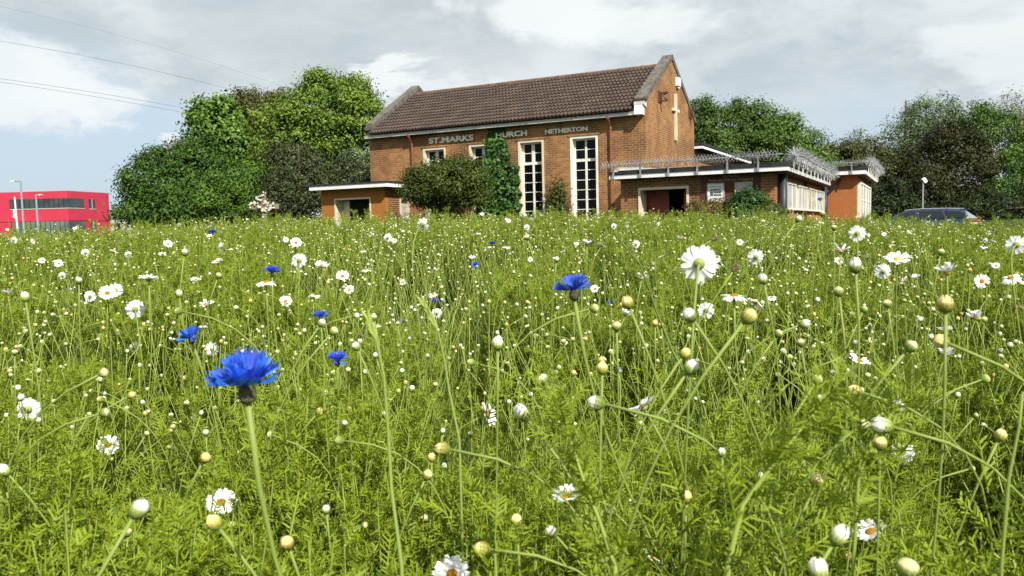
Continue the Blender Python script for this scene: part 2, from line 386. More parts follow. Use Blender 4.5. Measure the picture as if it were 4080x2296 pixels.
m = MB(); m.box(-.31, -.20, .30, L + .02, 4.80, 4.90); m.box(-.33, -.305, .30, L + .02, 4.885, 4.905); go = m.build('gutter', GUTTERM, church)
MB().prism([(-.38, 4.80), (-.02, 4.80), (-.02, 5.12), (-.30, 5.12)], 'y', .03, .30).build('gutter_end_box', WHITE, church)
MB().box(-.20, -.012, .30, L - .02, 4.83, 4.99).build('soffit', SOFFIT, church)
for u in (1.281, 9.667):
    d = MB(); d.tube([(-.25, u, 4.80), (-.25, u, 4.72), (-.09, u - .02, 4.52), (-.075, u - .02, 4.40), (-.075, u - .02, .02)], [.05, .045, .04, .04, .04], 10)
    d.tube([(-.25, u, 4.83), (-.25, u, 4.74)], .075, 10)
    for z in (4.40, 2.6, .9): d.tube([(-.075, u - .02, z), (-.075, u - .02, z + .07)], .055, 10)
    d.build('downpipe', PIPE, church, smooth=False)
for txt, ul, wd, z, h, bold in (('ST.MARKS', 8.857, 2.02, 4.415, .225, .03), ('HURCH', 5.856, 1.312, 4.425, .205, .03), ('NETHERTON', 3.812, 1.675, 4.42, .165, .03)):
    link(text_mesh(txt, wd, h, .045, bold, LETTER), 'lettering', church, M=on_wall(-.004, ul, z))
cr_ = MB(); cr_.box(3.585, 3.715, -.09, -.003, 4.24, 6.0); cr_.box(3.24, 3.583, -.085, -.003, 5.33, 5.44); cr_.box(3.717, 4.06, -.085, -.003, 5.33, 5.44)
cr_.build('cross', mat('cream_timber_cross', (.72, .58, .42), .7, var=.1), church)
ab = MB(); ab.box(3.80, 4.13, -.13, -.003, 6.34, 6.66); ab.box(3.90, 4.05, -.10, -.003, 6.26, 6.338); ab.build('alarm_box', WHITE, church)
for w_, z_ in ((1.69, 5.63), (5.91, 5.52)):
    b = MB(); b.box(w_ - .03, w_ + .03, -.32, -.003, z_ + .11, z_ + .17); b.box(w_ - .03, w_ + .03, -.32, -.003, z_ - .17, z_ - .12); b.box(w_ - .2, w_ + .2, -.03, -.003, z_ - .2, z_ + .2)
    b.tube([(w_, -.30, z_ + .13), (w_, -.1, z_ + .05), (w_, -.18, z_ - .05), (w_, -.28, z_ - .13)], .025, 6); b.build('bracket', RUST, church)
# link block behind the gable
link_block = thing('flat_roofed_hall', 'flat roofed brick wing with white fascia running back behind the gable', 'building', CH_AT, YAW)
MB().box(6.9, 17, 0.1, 5, 0, 4.14).build('wall', BRICK, link_block)
m = MB(); m.box(6.62, 17.3, -.35, -.31, 4.15, 4.25); m.box(6.62, 6.66, -.31, 5.2, 4.15, 4.25); m.build('fascia', WHITE, link_block)
m = MB(); m.box(6.66, 17.3, -.31, 5.2, 4.18, 4.30); m.box(6.6, 17.32, -.37, 5.2, 4.302, 4.40); m.build('roof', DARKFELT, link_block)
# ------------------------------------------------------------------ left porch
porch = thing('side_porch', 'small flat roofed porch painted ochre with white fascia and open doorway, left of the church', 'porch', CH_AT, YAW)
m = MB(); wall(m, 'x', -2.0, -1.8, 9.66, 12.75, 0, 2.72, [(10.32, 12.09, -1, 2.34)]); m.build('front_wall', PAINT_OCHRE, porch)
m = MB(); wall(m, 'y', 9.663, 9.86, -1.797, -.003, 0, 2.72, [(-1.05, -.42, .8, 2.3)]); m.build('side_wall', BRICK_ANNEX, porch); MB().box(-1.797, -.003, 12.55, 12.747, 0, 2.72).build('side_wall', BRICK_ANNEX, porch)
MB().add([(-1.996, 9.661, 0), (-1.8, 9.661, 0), (-1.8, 9.661, 2.7), (-1.996, 9.661, 2.7)], [(0, 1, 2, 3)]).build('corner_face', BRICK_ANNEX, porch)
m = MB(); t = .06
m.box(-2.02, -1.55, 12.03, 12.09, 0, 2.34); m.box(-2.02, -1.785, 10.32, 10.38, 0, 2.34); m.box(-2.02, -1.785, 10.38, 12.03, 2.28, 2.34); dw = m.build('door_frame', CREAM, porch)
m = MB(); m.box(-1.5, -1.45, 9.9, 12.5, 0, 2.6); m.build('dark_doorway_sheet', BLACK, porch)  # black sheet whose colour stands for the unlit inside of the porch
MB().box(-1.545, -1.505, 11.72, 12.028, 0, 2.27).build('inner_panel', CREAM, porch)
m = MB(); m.box(-1.05, -.42, 9.70, 9.74, .8, .86); m.box(-1.05, -.42, 9.62, 9.80, 2.24, 2.3); m.box(-1.05, -.99, 9.62, 9.80, .86, 2.24); m.box(-.48, -.42, 9.62, 9.80, .86, 2.24); w_o = m.build('window', CREAM, porch)
MB().box(-.99, -.48, 9.75, 9.77, .86, 2.24).build('pane', SHEET, w_o)
m = MB(); m.box(-2.4, -2.37, 9.3, 13.0, 2.68, 2.835); m.box(-2.37, .0, 9.3, 9.33, 2.68, 2.835); m.box(-2.37, 0, 12.97, 13.0, 2.68, 2.835); m.build('fascia', WHITE, porch)
m = MB(); m.box(-2.37, 0, 9.33, 12.97, 2.72, 2.83); m.build('soffit', SOFFIT, porch)
MB().box(-2.43, .0, 9.27, 13.03, 2.837, 2.90).build('roof', DARKFELT, porch)
# ------------------------------------------------------------------ entrance annex
annex = thing('church_annex', 'low flat roofed brick entrance annex with dark sign panel, boarded windows and orange end', 'building', CH_AT, YAW)
m = MB(); wall(m, 'x', -2.5, -2.3, -4.7, .06, 0, 2.47, [(-2.144, -.528, -1, 2.19)]); m.box(-2.3, 0, -.14, .057, 0, 2.46); m.build('front_wall', BRICK_ANNEX, annex)
m = MB(); m.box(-2.497, 9.5, -4.697, -4.5, 0, 1.30); ob = m.build('side_wall', BRICK_ANNEX, annex)
MB().box(-2.49, 9.5, -4.695, -4.5, 1.302, 2.46).build('upper_wall', PAINT_ORANGE, annex)
for w_ in np.arange(-1.0, 9.4, 1.02): MB().box(w_ + .14, w_ + .88, -4.725, -4.698, .35, 1.27).build('tile_panel', ORTILE, annex)
# door, frame, leaves
m = MB(); m.box(-2.53, -1.95, -.60, -.528, 0, 2.19); m.box(-2.53, -2.285, -2.144, -2.072, 0, 2.19); m.box(-2.53, -2.285, -2.072, -.60, 2.11, 2.19); m.build('door_frame', CREAM, annex)
m = MB()
for k in range(5): m.box(-2.28 + k * .065, -2.225 + k * .065, -.612, -.601, .02, 2.08)
m.build('reveal_boarding', CREAMW, annex)
d = MB(); d.box(-1.95, -1.90, -1.36, -.60, .02, 2.1); dd = d.build('door', DOORR, annex)
MB().box(-1.965, -1.952, -1.25, -1.02, 1.35, 1.37).build('handle', STEEL, dd)
d = MB(); d.prism([(-2.28, .02), (-1.9, .02), (-1.9, 2.08), (-2.2, 2.08), (-2.28, 1.95)], 'y', -1.98, -1.93); d.build('door', DOORRED, annex, label='open red door leaf')
MB().box(-1.2, -1.15, -2.4, -.2, 0, 2.4).build('dark_doorway_sheet', BLACK, annex)  # black sheet behind the doors, painting in the darkness of the entrance
# sign panel with two boards
m = MB(); m.box(-2.53, -2.502, -4.277, -2.527, 0, 2.47); pn = m.build('sign_panel', PANELB, annex)
link(text_mesh('St Marks', .47, .085, .006, .0, GOLD), 'lettering', pn, M=on_wall(-2.531, -3.18, 2.375))
link(text_mesh('Methodist-Church of England', 1.32, .10, .006, .0, GOLD), 'lettering', pn, M=on_wall(-2.531, -2.755, 2.245))
def board(u0, u1, z0, z1, face, fm):
    m = MB(); e = .03; m.box(-2.575, -2.532, u0, u0 + e, z0, z1); m.box(-2.575, -2.532, u1 - e, u1, z0, z1); m.box(-2.575, -2.532, u0 + e, u1 - e, z0, z0 + e); m.box(-2.575, -2.532, u0 + e, u1 - e, z1 - e, z1)
    o = m.build('notice_board', fm, annex); MB().box(-2.56, -2.534, u0 + e, u1 - e, z0 + e, z1 - e).build('face', face, o); return o
nb = board(-3.235, -2.715, 1.55, 2.225, WHITE, BOARDG)
for txt, u, wd, z, h, bold, mm in (("St Mark's Church", -2.80, .35, 2.095, .055, 0, GREYP), ('SUNDAY', -2.815, .32, 1.995, .062, .04, INK), ('WORSHIP', -2.795, .36, 1.915, .062, .04, INK), ('10.30AM', -2.81, .33, 1.835, .062, .04, INK), ('ALL WELCOME', -2.80, .35, 1.73, .05, 0.01, GREYP)):
    link(text_mesh(txt, wd, h, .004, bold, mm), 'lettering', nb, M=on_wall(-2.561, u, z))
board(-4.06, -3.545, 1.55, 2.22, SHEET, BOARDG)
# roof slab, fascia, felt edge
m = MB(); m.box(-2.9, -2.87, -5.1, .30, 2.475, 2.60); m.box(-2.87, 9.1, -5.1, -5.07, 2.475, 2.60); m.box(-2.87, 0, .27, .30, 2.475, 2.60); m.build('fascia', WHITE, annex)
m = MB(); m.box(-2.87, 9.1, -5.07, -.004, 2.50, 2.61); m.box(-2.87, -.004, -.002, .27, 2.50, 2.61); m.build('soffit', SOFFIT, annex)
m = MB(); m.box(-2.93, 9.1, -5.13, -.004, 2.612, 2.735); m.box(-2.93, -.004, -.002, .33, 2.612, 2.70); m.build('roof', DARKFELT, annex)
m = MB(); m.add([(-2.7, .26, 2.705), (-2.7, -1.7, 2.74), (-2.2, -1.7, 2.74), (-2.2, .26, 2.90), (-2.7, .26, 2.705)], [(0, 1, 2, 3)])
m.prism([(-2.6, 2.70), (-.02, 2.70), (-.02, 3.02), (-2.6, 2.86)], 'y', .1, .16); m.prism([(-1.2, 2.74), (-.02, 2.74), (-.02, 2.95)], 'y', -1.9, .09); m.build('flashing', SHEET, annex)
RAFT = mat('rafter_timber', (.22, .10, .06), .8, var=.3)
for w_ in np.arange(-2.4, 9.0, .62): MB().box(w_, w_ + .07, -5.06, -4.71, 2.42, 2.498).build('rafter', RAFT, annex)
for w_, r_ in ((-2.05, .13), (3.72, .05), (9.40, .10)):
    m = MB(); m.tube([(w_, -4.85 if r_ > .06 else -4.78, 2.48), (w_, -4.85 if r_ > .06 else -4.78, .02)], r_, 12); m.build('downpipe', BPIPE, annex, smooth=True)
m = MB(); m.tube([(9.42, -4.9, 2.1), (9.42, -5.3, 2.5), (9.42, -5.45, 2.75)], .06, 8); m.build('waste_pipe', BPIPE, annex)
for k, (a, b) in enumerate(((-1.18, .80), (1.30, 3.58), (3.95, 6.34), (6.55, 9.17))):
    z0, z1 = 1.385, 2.235; e = .055
    s = MB(); s.box(-.0, .0, 0, 0, 0, 0); s = MB()
    s.box(a, b, -4.86, -4.697, z0, z0 + e); s.box(a, b, -4.86, -4.697, z1 - e, z1); s.box(a, a + e, -4.86, -4.697, z0 + e, z1 - e); s.box(b - e, b, -4.86, -4.697, z0 + e, z1 - e)
    mid = a + (b - a) * (.55 if k == 0 else .40); s.box(mid - e / 2, mid + e / 2, -4.855, -4.70, z0 + e, z1 - e)
    if k: s.box(a + (b - a) * .72, a + (b - a) * .72 + .03, -4.85, -4.70, z0 + e, z1 - e)
    so = s.build('window', CREAMW, annex, label='white framed window boarded with grey sheeting')
    MB().box(a + e, b - e, -4.835, -4.81, z0 + e, z1 - e).build('boarding', mat('streaked_grey_sheeting', (.46, .455, .43), .6, col2=(.33, .33, .31), vscale=5) if k != 2 else mat('stained_sheeting', (.50, .46, .38), .6, col2=(.25, .21, .16), vscale=4), so)
# taller orange end block
m = MB(); m.box(9.5, 18, -6.07, -4.4, 0, 2.90); m.build('end_block_wall', PAINT_ORANGE, annex)
m = MB(); m.box(9.1, 9.13, -6.45, -4.9, 2.90, 3.06); m.box(9.13, 18.2, -6.45, -6.42, 2.90, 3.06); m.build('end_block_fascia', WHITE, annex)
m = MB(); m.box(9.13, 18.2, -6.42, -4.4, 2.92, 3.07); m.build('end_block_soffit', SOFFIT, annex)
MB().box(9.08, 18.2, -6.48, -4.4, 3.072, 3.24).build('end_block_roof', DARKFELT, annex)
for w_ in np.arange(9.3, 18, .8): MB().box(w_, w_ + .1, -6.41, -6.08, 2.83, 2.915).build('rafter', RAFT, annex)
for a, b in ((10.1, 13.5), (13.7, 17.4)):
    s = MB(); e = .08; z0, z1 = .95, 2.62
    s.box(a, b, -6.22, -6.075, z0, z0 + e); s.box(a, b, -6.22, -6.075, z1 - e, z1); s.box(a, a + e, -6.22, -6.075, z0 + e, z1 - e); s.box(b - e, b, -6.22, -6.075, z0 + e, z1 - e)
    s.box(a + (b - a) * .45, a + (b - a) * .45 + e, -6.215, -6.08, z0 + e, z1 - e); s.box(a + e, b - e, -6.212, -6.082, 1.85, 1.90)
    so = s.build('window', CREAMW, annex, label='tall boarded window on the end wall'); MB().box(a + e, b - e, -6.19, -6.16, z0 + e, z1 - e).build('boarding', BOARDG, so)
# anti-climb spike barriers on the roof edges
def spikes(label, p0, p1, r, br_n, br_out, zfoot, br_mat, step=.048, nsp=6, thick=.006):
    t = thing('spike_barrier', label, 'security spikes', CH_AT, YAW, 'anti-climb spike barriers along the flat roof edges')
    p0, p1 = Vector(p0), Vector(p1); ax = (p1 - p0).normalized(); n = int((p1 - p0).length / step)
    u = Vector((0, 0, 1)); v = ax.cross(u)
    MB().tube([p0 - ax * .12, p1 + ax * .12], .016, 6).build('shaft', STEEL, t)
    m = MB()
    for i in range(n + 1):
        c = p0 + ax * (i * step); gap = (i % 12 == 11)
        for k in range(nsp):
            q = 2 * PI * (k + .5 * (i % 2)) / nsp + random.uniform(-.06, .06) + (i // 12) * .4; d = u * math.cos(q) + v * math.sin(q)
            lean = ax * (.5 if i % 2 else -.5) * (1 if step < .1 else random.uniform(-1.6, 1.6)); rr = r * random.uniform(.9, 1.08); tip = c + (d + lean).normalized() * rr
            sd = ax * thick; sw = d.cross(ax) * thick
            m.add([c + sd, c + sw, c - sd, c - sw, tip + sd * .55, tip + sw * .55, tip - sd * .55, tip - sw * .55], [(0, 1, 5, 4), (1, 2, 6, 5), (2, 3, 7, 6), (3, 0, 4, 7), (4, 5, 6, 7)])
    m.build('spike_vanes', STEEL, t)
    for i in range(br_n):
        c = p0.lerp(p1, (i + .35) / br_n); f = c + Vector(br_out); f.z = zfoot
        b = MB(); s = ax * .028; o = Vector(br_out).normalized() * .014
        for a_, b_ in ((f, Vector((f.x, f.y, zfoot + .20))), (Vector((f.x, f.y, zfoot + .20)), c)):
            b.add([a_ - s - o, a_ + s - o, a_ + s + o, a_ - s + o, b_ - s - o, b_ + s - o, b_ + s + o, b_ - s + o], [(0, 1, 5, 4), (1, 2, 6, 5), (2, 3, 7, 6), (3, 0, 4, 7), (4, 5, 6, 7), (3, 2, 1, 0)])
        b.build('bracket', br_mat, t)
spikes('long run of steel rotating spikes on the annex roof above the entrance and sign panel', (-2.98, .45, 2.90), (-2.98, -4.87, 2.94), .17, 6, (0.02, 0, 0), 2.47, STEEL)
spikes('thick tangle of steel spikes along the annex side roof above the boarded windows', (-2.6, -5.24, 2.93), (8.6, -5.24, 2.93), .31, 11, (0, .06, 0), 2.47, CREAMW, step=.11, nsp=9, thick=.012)
spikes('short run of steel spikes on the front roof edge of the orange end block', (9.02, -4.9, 3.38), (9.02, -6.4, 3.38), .16, 2, (.02, 0, 0), 2.90, STEEL)
spikes('steel spikes on the far right roof edge above the tall boarded windows', (9.3, -6.6, 3.42), (18, -6.6, 3.42), .27, 8, (0, .08, 0), 2.9, CREAMW, step=.22, nsp=8, thick=.016)
# ------------------------------------------------------------------ red office block far left
def far_block():
    t = thing('office_building', 'red two storey office block with dark ribbon windows beyond the left end of the meadow', 'building', (0, 0, 0))
    RED = mat('red_cladding', (.50, .035, .07), .55, var=.06, vscale=.5); GW = mat('office_glass', (.02, .035, .04), .1, col2=(.06, .085, .085), vscale=.35, spec=.5)
    c = at(67, 190.65, 114.0); dr = Vector((.19, .98, 0)).normalized(); dl = Vector((-.985, .06, 0)).normalized()
    H = c.z; Rn = 8.6; Ln = 22.0
    def q(a, b, z): p = Vector((c.x, c.y, 0)) + dl * a + dr * b; return (p.x, p.y, z)
    zb = -.5
    m = MB(); m.add([q(0, 0, zb), q(Ln, 0, zb), q(Ln, Rn, zb), q(0, Rn, zb), q(0, 0, H), q(Ln, 0, H), q(Ln, Rn, H), q(0, Rn, H)], [(0, 1, 5, 4), (0, 4, 7, 3), (4, 5, 6, 7), (1, 2, 6, 5), (2, 3, 7, 6)])
    m.build('wall', RED, t)
    m = MB()
    for z in (3.62,):
        for (a0, b0, a1, b1) in ((0, -.04, Ln, -.04),): m.add([q(a0, b0, z), q(a1, b1, z), q(a1, b1, z + .07), q(a0, b0, z + .07)], [(0, 1, 2, 3)])
        m.add([q(-.04, 0, z), q(-.04, Rn, z), q(-.04, Rn, z + .07), q(-.04, 0, z + .07)], [(0, 1, 2, 3)])
    m.build('band_joint', mat('dark_red_joint', (.25, .012, .02), .7), t)
    def quad_l(name, a0, a1, z0, z1, mt, off=-.03, par=t): 
        m = MB(); m.add([q(a0, off, z0), q(a1, off, z0), q(a1, off, z1), q(a0, off, z1), q(a0, off + .2, z0), q(a1, off + .2, z0), q(a1, off + .2, z1), q(a0, off + .2, z1)], [(0, 1, 2, 3), (0, 4, 5, 1), (3, 2, 6, 7), (0, 3, 7, 4), (1, 5, 6, 2)]); return m.build(name, mt, par)
    def quad_r(name, b0, b1, z0, z1, mt, off=-.03, par=t):
        m = MB(); m.add([q(off, b0, z0), q(off, b1, z0), q(off, b1, z1), q(off, b0, z1), q(off + .2, b0, z0), q(off + .2, b1, z0), q(off + .2, b1, z1), q(off + .2, b0, z1)], [(0, 1, 2, 3), (0, 4, 5, 1), (3, 2, 6, 7), (0, 3, 7, 4), (1, 5, 6, 2)]); return m.build(name, mt, par)
    FR = mat('pale_window_trim', (.55, .5, .48), .6); MU = mat('dark_mullion', (.02, .025, .03), .5)
    k = H / 8.0
    for (z0, z1, a1, gm) in ((5.45, 6.83, 8.4, GW), (1.0, 3.6, 8.3, mat('pale_office_glass', (.14, .19, .15), .15, col2=(.04, .06, .06), vscale=.3, spec=.5))):
        w_ = quad_l('window', .0, a1, z0, z1, gm)
        quad_l('sill', 0, a1 + .1, z0 - .09, z0 - .005, FR, -.05, w_)
        for i in range(12): quad_l('mullion', .55 + i * .72, .62 + i * .72, z0 + .01, z1 - .01, MU, -.06, w_)
    for (b0, b1, z0, z1) in ((0.02, 3.2, 5.45, 6.83), (4.2, 5.5, 5.40, 6.8), (.1, 3.2, .8, 3.55), (4.3, 5.5, .8, 3.55)):
        w_ = quad_r('window', b0, b1, z0, z1, GW); quad_r('sill', b0, b1 + .1, z0 - .09, z0 - .005, FR, -.05, w_)
        if b0 > 4: quad_r('mullion', (b0 + b1) / 2 - .05, (b0 + b1) / 2 + .05, z0 + .01, z1 - .01, FR, -.06, w_)
    # low pale warehouse beside it
    t2 = thing('warehouse', 'low pale grey warehouse peeping out between the red office block and the dark bushes', 'building')
    a = at(106, 208, 135); b = at(150, 210, 150)
    m = MB(); m.add([(a.x, a.y, -.5), (b.x, b.y, -.5), (b.x, b.y, 6.1), (a.x, a.y, 6.1), (a.x + 3, a.y + 15, -.5), (b.x + 3, b.y + 15, -.5), (b.x + 3, b.y + 15, 6.1), (a.x + 3, a.y + 15, 6.1)], [(0, 1, 2, 3), (3, 2, 6, 7), (1, 5, 6, 2), (0, 3, 7, 4)])
    m.build('wall', mat('pale_cladding', (.55, .55, .50), .6, var=.06), t2)
    m = MB(); p0 = at(114.5, 216, 136.5); p1 = at(119, 216, 138)
    m.add([(p0.x, p0.y, .5), (p1.x, p1.y, .5), (p1.x, p1.y, 3.6), (p0.x, p0.y, 3.6), (p0.x, p0.y + .5, .5), (p1.x, p1.y + .5, .5), (p1.x, p1.y + .5, 3.6), (p0.x, p0.y + .5, 3.6)], [(0, 1, 2, 3), (3, 2, 6, 7), (0, 3, 7, 4), (1, 5, 6, 2)])
    m.build('window', GLASS, t2)
far_block()
# ------------------------------------------------------------------ lamp posts, flagpole, camera pole, green post
GALV = mat('galvanised_pole', (.27, .29, .30), .5, var=.1); WPOLE = mat('white_pole', (.60, .60, .59), .5)
def lamp_post(label, px, ytop, Y, arm, r):
    p = at(px, ytop, Y); t = thing('street_lamp', label, 'street lamp', (p.x, p.y, 0), 0, 'street lamps in front of the red office block')
    MB().tube([(0, 0, -.3), (0, 0, 1.2), (0, 0, p.z)], [r * 1.25, r * 1.1, r * .8], 10).build('pole', GALV, t)
    MB().tube([(0, 0, p.z - .03), (arm * .45, 0, p.z + .02), (arm * .6, 0, p.z)], r * .6, 6).build('arm', GALV, t)
    MB().prism([(arm * .55, p.z - .06), (arm, p.z - .02), (arm, p.z + .05), (arm * .55, p.z + .06)], 'y', -.14, .14).build('lamp_head', WPOLE, t)
lamp_post('taller grey street lamp with long arm to the left, in front of the red block', 20.5, 181, 80, -1.0, .10)
lamp_post('shorter grey street lamp with arm to the right, in front of the red block', 35.8, 195, 70, .55, .09)
p = at(14.6, 197, 60); t = thing('flagpole', 'white flagpole with furled white flag at the left end of the meadow', 'flagpole', (p.x, p.y, 0))
MB().tube([(0.10, 0, -.3), (0, 0, p.z)], [.09, .06], 10).build('pole', WPOLE, t)
MB().tube([(-.06, 0, p.z - .9), (-.14, .03, p.z - 1.1), (-.09, 0, p.z - 1.25), (-.16, .02, p.z - 1.45), (-.06, 0, p.z - 1.6)], [.03, .09, .05, .1, .03], 7).build('furled_flag', WHITE, t)
p = at(923, 180, 45); t = thing('camera_pole', 'slim grey pole topped by a tilted white floodlight behind the blue car', 'camera pole', (p.x, p.y, 0))
MB().tube([(0, 0, 0), (0, 0, p.z)], [.055, .045], 8).build('pole', GALV, t)
b = MB(); b.box(-.12, .16, -.09, .09, -.10, .08); o = b.build('floodlight', WHITE, t); o.location = (.06, -.02, p.z); o.rotation_euler = (0, math.radians(55), 0)
MB().tube([(-.12, 0, p.z - .02), (.08, 0, p.z - .02)], .03, 6).build('bracket', GALV, t)
p = at(1008, 217, 50); t = thing('utility_post', 'dark green post with a square box on the lawn beneath the right trees', 'post', (p.x, p.y, ground_z(p.x, p.y)))
GREENP = mat('dark_green_paint', (.012, .06, .04), .6)
MB().tube([(0, 0, 0), (0, 0, 3.3)], .035, 6).build('pole', GREENP, t); b = MB(); b.box(-.45, .15, -.12, .12, .25, 1.35); b.box(-.40, .10, -.13, -.121, .4, 1.2); b.build('box', GREENP, t)
# ------------------------------------------------------------------ overhead cables
CAB = mat('dark_cable', (.16, .17, .18), .6)
def cable(label, pts, Y0, Y1, r=.011):
    n = 24; (x0, y0), (x1, y1), (x2, y2) = pts; P3 = []
    for i in range(n + 1):
        s = i / n; a = (1 - s) * (1 - 2 * s); b_ = 4 * s * (1 - s); c_ = s * (2 * s - 1)
        P3.append(at(a * x0 + b_ * x1 + c_ * x2, a * y0 + b_ * y1 + c_ * y2, Y0 + (Y1 - Y0) * s))
    o = MB().tube(P3, r, 5).build('power_cable', CAB); tag(o, label, 'cable', 'overhead cables over the left trees')
cable('thin faint topmost overhead cable from the upper left corner down to the tall tree', [(-60, -6), (125, 37), (300, 93)], 62, 66, .008)
cable('single overhead cable second from the top, ending at the brownish tree crown', [(-60, 32), (110, 61), (250, 95)], 46, 48)
cable('overhead cable, upper one of the close lower pair', [(-60, 71), (85, 91), (215, 114)], 46, 48)
cable('overhead cable, lowest of all, just under its twin', [(-60, 74), (85, 95), (215, 119)], 45.4, 47.4)
# ------------------------------------------------------------------ estate car
def car():
    base = at(872, 216, 35.5); rear = at(977, 224, 36.5)
    ctr = at(917, 216, 36.6); t = thing('estate_car', 'dark blue estate car parked behind the meadow, seen from its left rear side', 'car', (ctr.x - .15, ctr.y, -.06), math.radians(-6 - 15)); t.scale = (1.07, 1.04, 1.02)
    BL = mat('dark_blue_car_paint', (.016, .028, .07), .22, spec=.6); GL = mat('car_window_glass', (.010, .016, .016), .05, spec=.5); RU = mat('black_rubber', (.015, .015, .015), .8); CHR = mat('bright_trim', (.55, .56, .58), .25, metal=.6)
    TL = mat('red_tail_lens', (.55, .02, .03), .2, spec=.5); TW = mat('clear_tail_lens', (.75, .72, .70), .2, spec=.5); AL = mat('alloy_rim', (.4, .4, .42), .35, metal=.7)
    # lofted body: stations along x (front -x .. rear +x); side profile seen from -y
    st = [(-2.35, .45, .62, .60), (-2.28, .30, .76, .78), (-1.9, .22, .90, .86), (-1.2, .20, .98, .90), (-.6, .20, 1.0, .91), (.6, .20, 1.0, .91), (1.6, .22, 1.0, .90), (2.15, .28, .99, .84), (2.33, .40, .93, .76), (2.38, .5, .8, .70)]
    m = MB(); K = []
    for x, z0, z1, hw in st:
        K.append([(x, -hw * .9, z0), (x, -hw, z0 + .12), (x, -hw * 1.02, (z0 + z1) / 2), (x, -hw * .97, z1 - .06), (x, -hw * .86, z1), (x, hw * .86, z1), (x, hw * .97, z1 - .06), (x, hw * 1.02, (z0 + z1) / 2), (x, hw, z0 + .12), (x, hw * .9, z0)])
    vs = [p for k in K for p in k]; n = 10
    m.add(vs, [(i * n + j, i * n + (j + 1) % n, (i + 1) * n + (j + 1) % n, (i + 1) * n + j) for i in range(len(st) - 1) for j in range(n)] + [tuple(range(n)), tuple(range(len(vs) - 1, len(vs) - n - 1, -1))])
    m.build('body', BL, t, smooth=False)
    # cabin: pillars and roof in paint, glass set in
    gh = [(-1.25, .995, .995, .80), (-.35, 1.0, 1.405, .66), (.15, 1.0, 1.455, .66), (1.2, 1.0, 1.45, .65), (1.85, 1.0, 1.40, .62), (2.28, 1.0, 1.06, .70)]
    c = MB(); K = []
    for x, z0, z1, hw in gh:
        w0 = .80
        K.append([(x, -w0, z0), (x, -hw * 1.03, z1 - .05), (x, -hw * .9, z1), (x, hw * .9, z1), (x, hw * 1.03, z1 - .05), (x, w0, z0)])
    vs = [p for k in K for p in k]; n = 6
    c.add(vs, [(i * n + j, i * n + j + 1, (i + 1) * n + j + 1, (i + 1) * n + j) for i in range(len(gh) - 1) for j in range(n - 1)] + [tuple(range(n)), tuple(range(len(vs) - 1, len(vs) - n - 1, -1))])
    c.build('roof', BL, t)
    def side_y(z): return -(.80 + (.67 - .80) * (z - 1.0) / .40)
    for sg in (1, -1):
        for prof in ([(-1.0, 1.03), (-.38, 1.33), (-.05, 1.37), (.02, 1.03)], [(.12, 1.03), (.07, 1.38), (.95, 1.38), (1.08, 1.03)], [(1.17, 1.05), (1.10, 1.36), (1.62, 1.33), (1.92, 1.14), (1.86, 1.05)]):
            g_ = MB(); a = [Vector((x, sg * (side_y(z) - .03), z)) for x, z in prof]; b_ = [v + Vector((0, sg * .03, 0)) for v in a]; k = len(a)
            g_.add(a + b_, [tuple(range(k)), tuple(range(2 * k - 1, k - 1, -1))] + [(i, (i + 1) % k, (i + 1) % k + k, i + k) for i in range(k)]); g_.build('window', GL, t)
        r_ = MB(); r_.tube([(-.3, sg * .60, 1.44), (.3, sg * .60, 1.475), (1.2, sg * .60, 1.47), (1.8, sg * .58, 1.44)], .016, 6); r_.build('roof_rail', CHR, t)
        l_ = MB(); l_.add([Vector((2.02, sg * .90, .72)), Vector((2.42, sg * .72, .72)), Vector((2.38, sg * .68, .99)), Vector((2.0, sg * .86, .97)), Vector((2.0, sg * .6, .72)), Vector((2.2, sg * .5, .72)), Vector((2.2, sg * .5, .95)), Vector((2.0, sg * .6, .95))], [(0, 1, 2, 3), (0, 4, 5, 1), (3, 2, 6, 7), (0, 3, 7, 4), (1, 5, 6, 2)])
        lo = l_.build('tail_light', TL, t); l2 = MB(); l2.add([Vector((2.05, sg * .905, .75)), Vector((2.43, sg * .73, .75)), Vector((2.42, sg * .73, .83)), Vector((2.04, sg * .90, .83))], [(0, 1, 2, 3)]); l2.build('reverse_lens', TW, lo)
        for x in (-1.45, 1.42):
            wM = Matrix.Translation((x, sg * .80, .33)) @ Matrix.Rotation(PI / 2, 4, 'X')
            wo = MB().lathe([(.20, -.11), (.31, -.11), (.33, -.06), (.33, .06), (.31, .11), (.20, .11)], 20, wM).build('wheel', RU, t); MB().lathe([(.02, -.10), (.20, -.115), (.20, .115), (.02, .10)], 10, wM).build('rim', AL, wo)
    w_ = MB(); w_.add([(1.90, -.55, 1.37), (1.90, .55, 1.37), (2.27, .62, 1.08), (2.27, -.62, 1.08)], [(0, 1, 2, 3)]); o = w_.build('rear_window', GL, t); o.location = (.02, 0, .02)
    w_ = MB(); w_.add([(-.40, -.56, 1.38), (-.40, .56, 1.38), (-1.2, .70, 1.02), (-1.2, -.70, 1.02)], [(3, 2, 1, 0)]); o = w_.build('windscreen', GL, t); o.location = (-.02, 0, .02)
    MB().prism([(1.78, 1.405), (2.03, 1.385), (2.03, 1.41), (1.80, 1.45)], 'y', -.58, .58).build('spoiler', BL, t)
    MB().prism([(1.15, 1.45), (1.28, 1.45), (1.28, 1.52)], 'y', -.012, .012).build('aerial_fin', BL, t)
car()
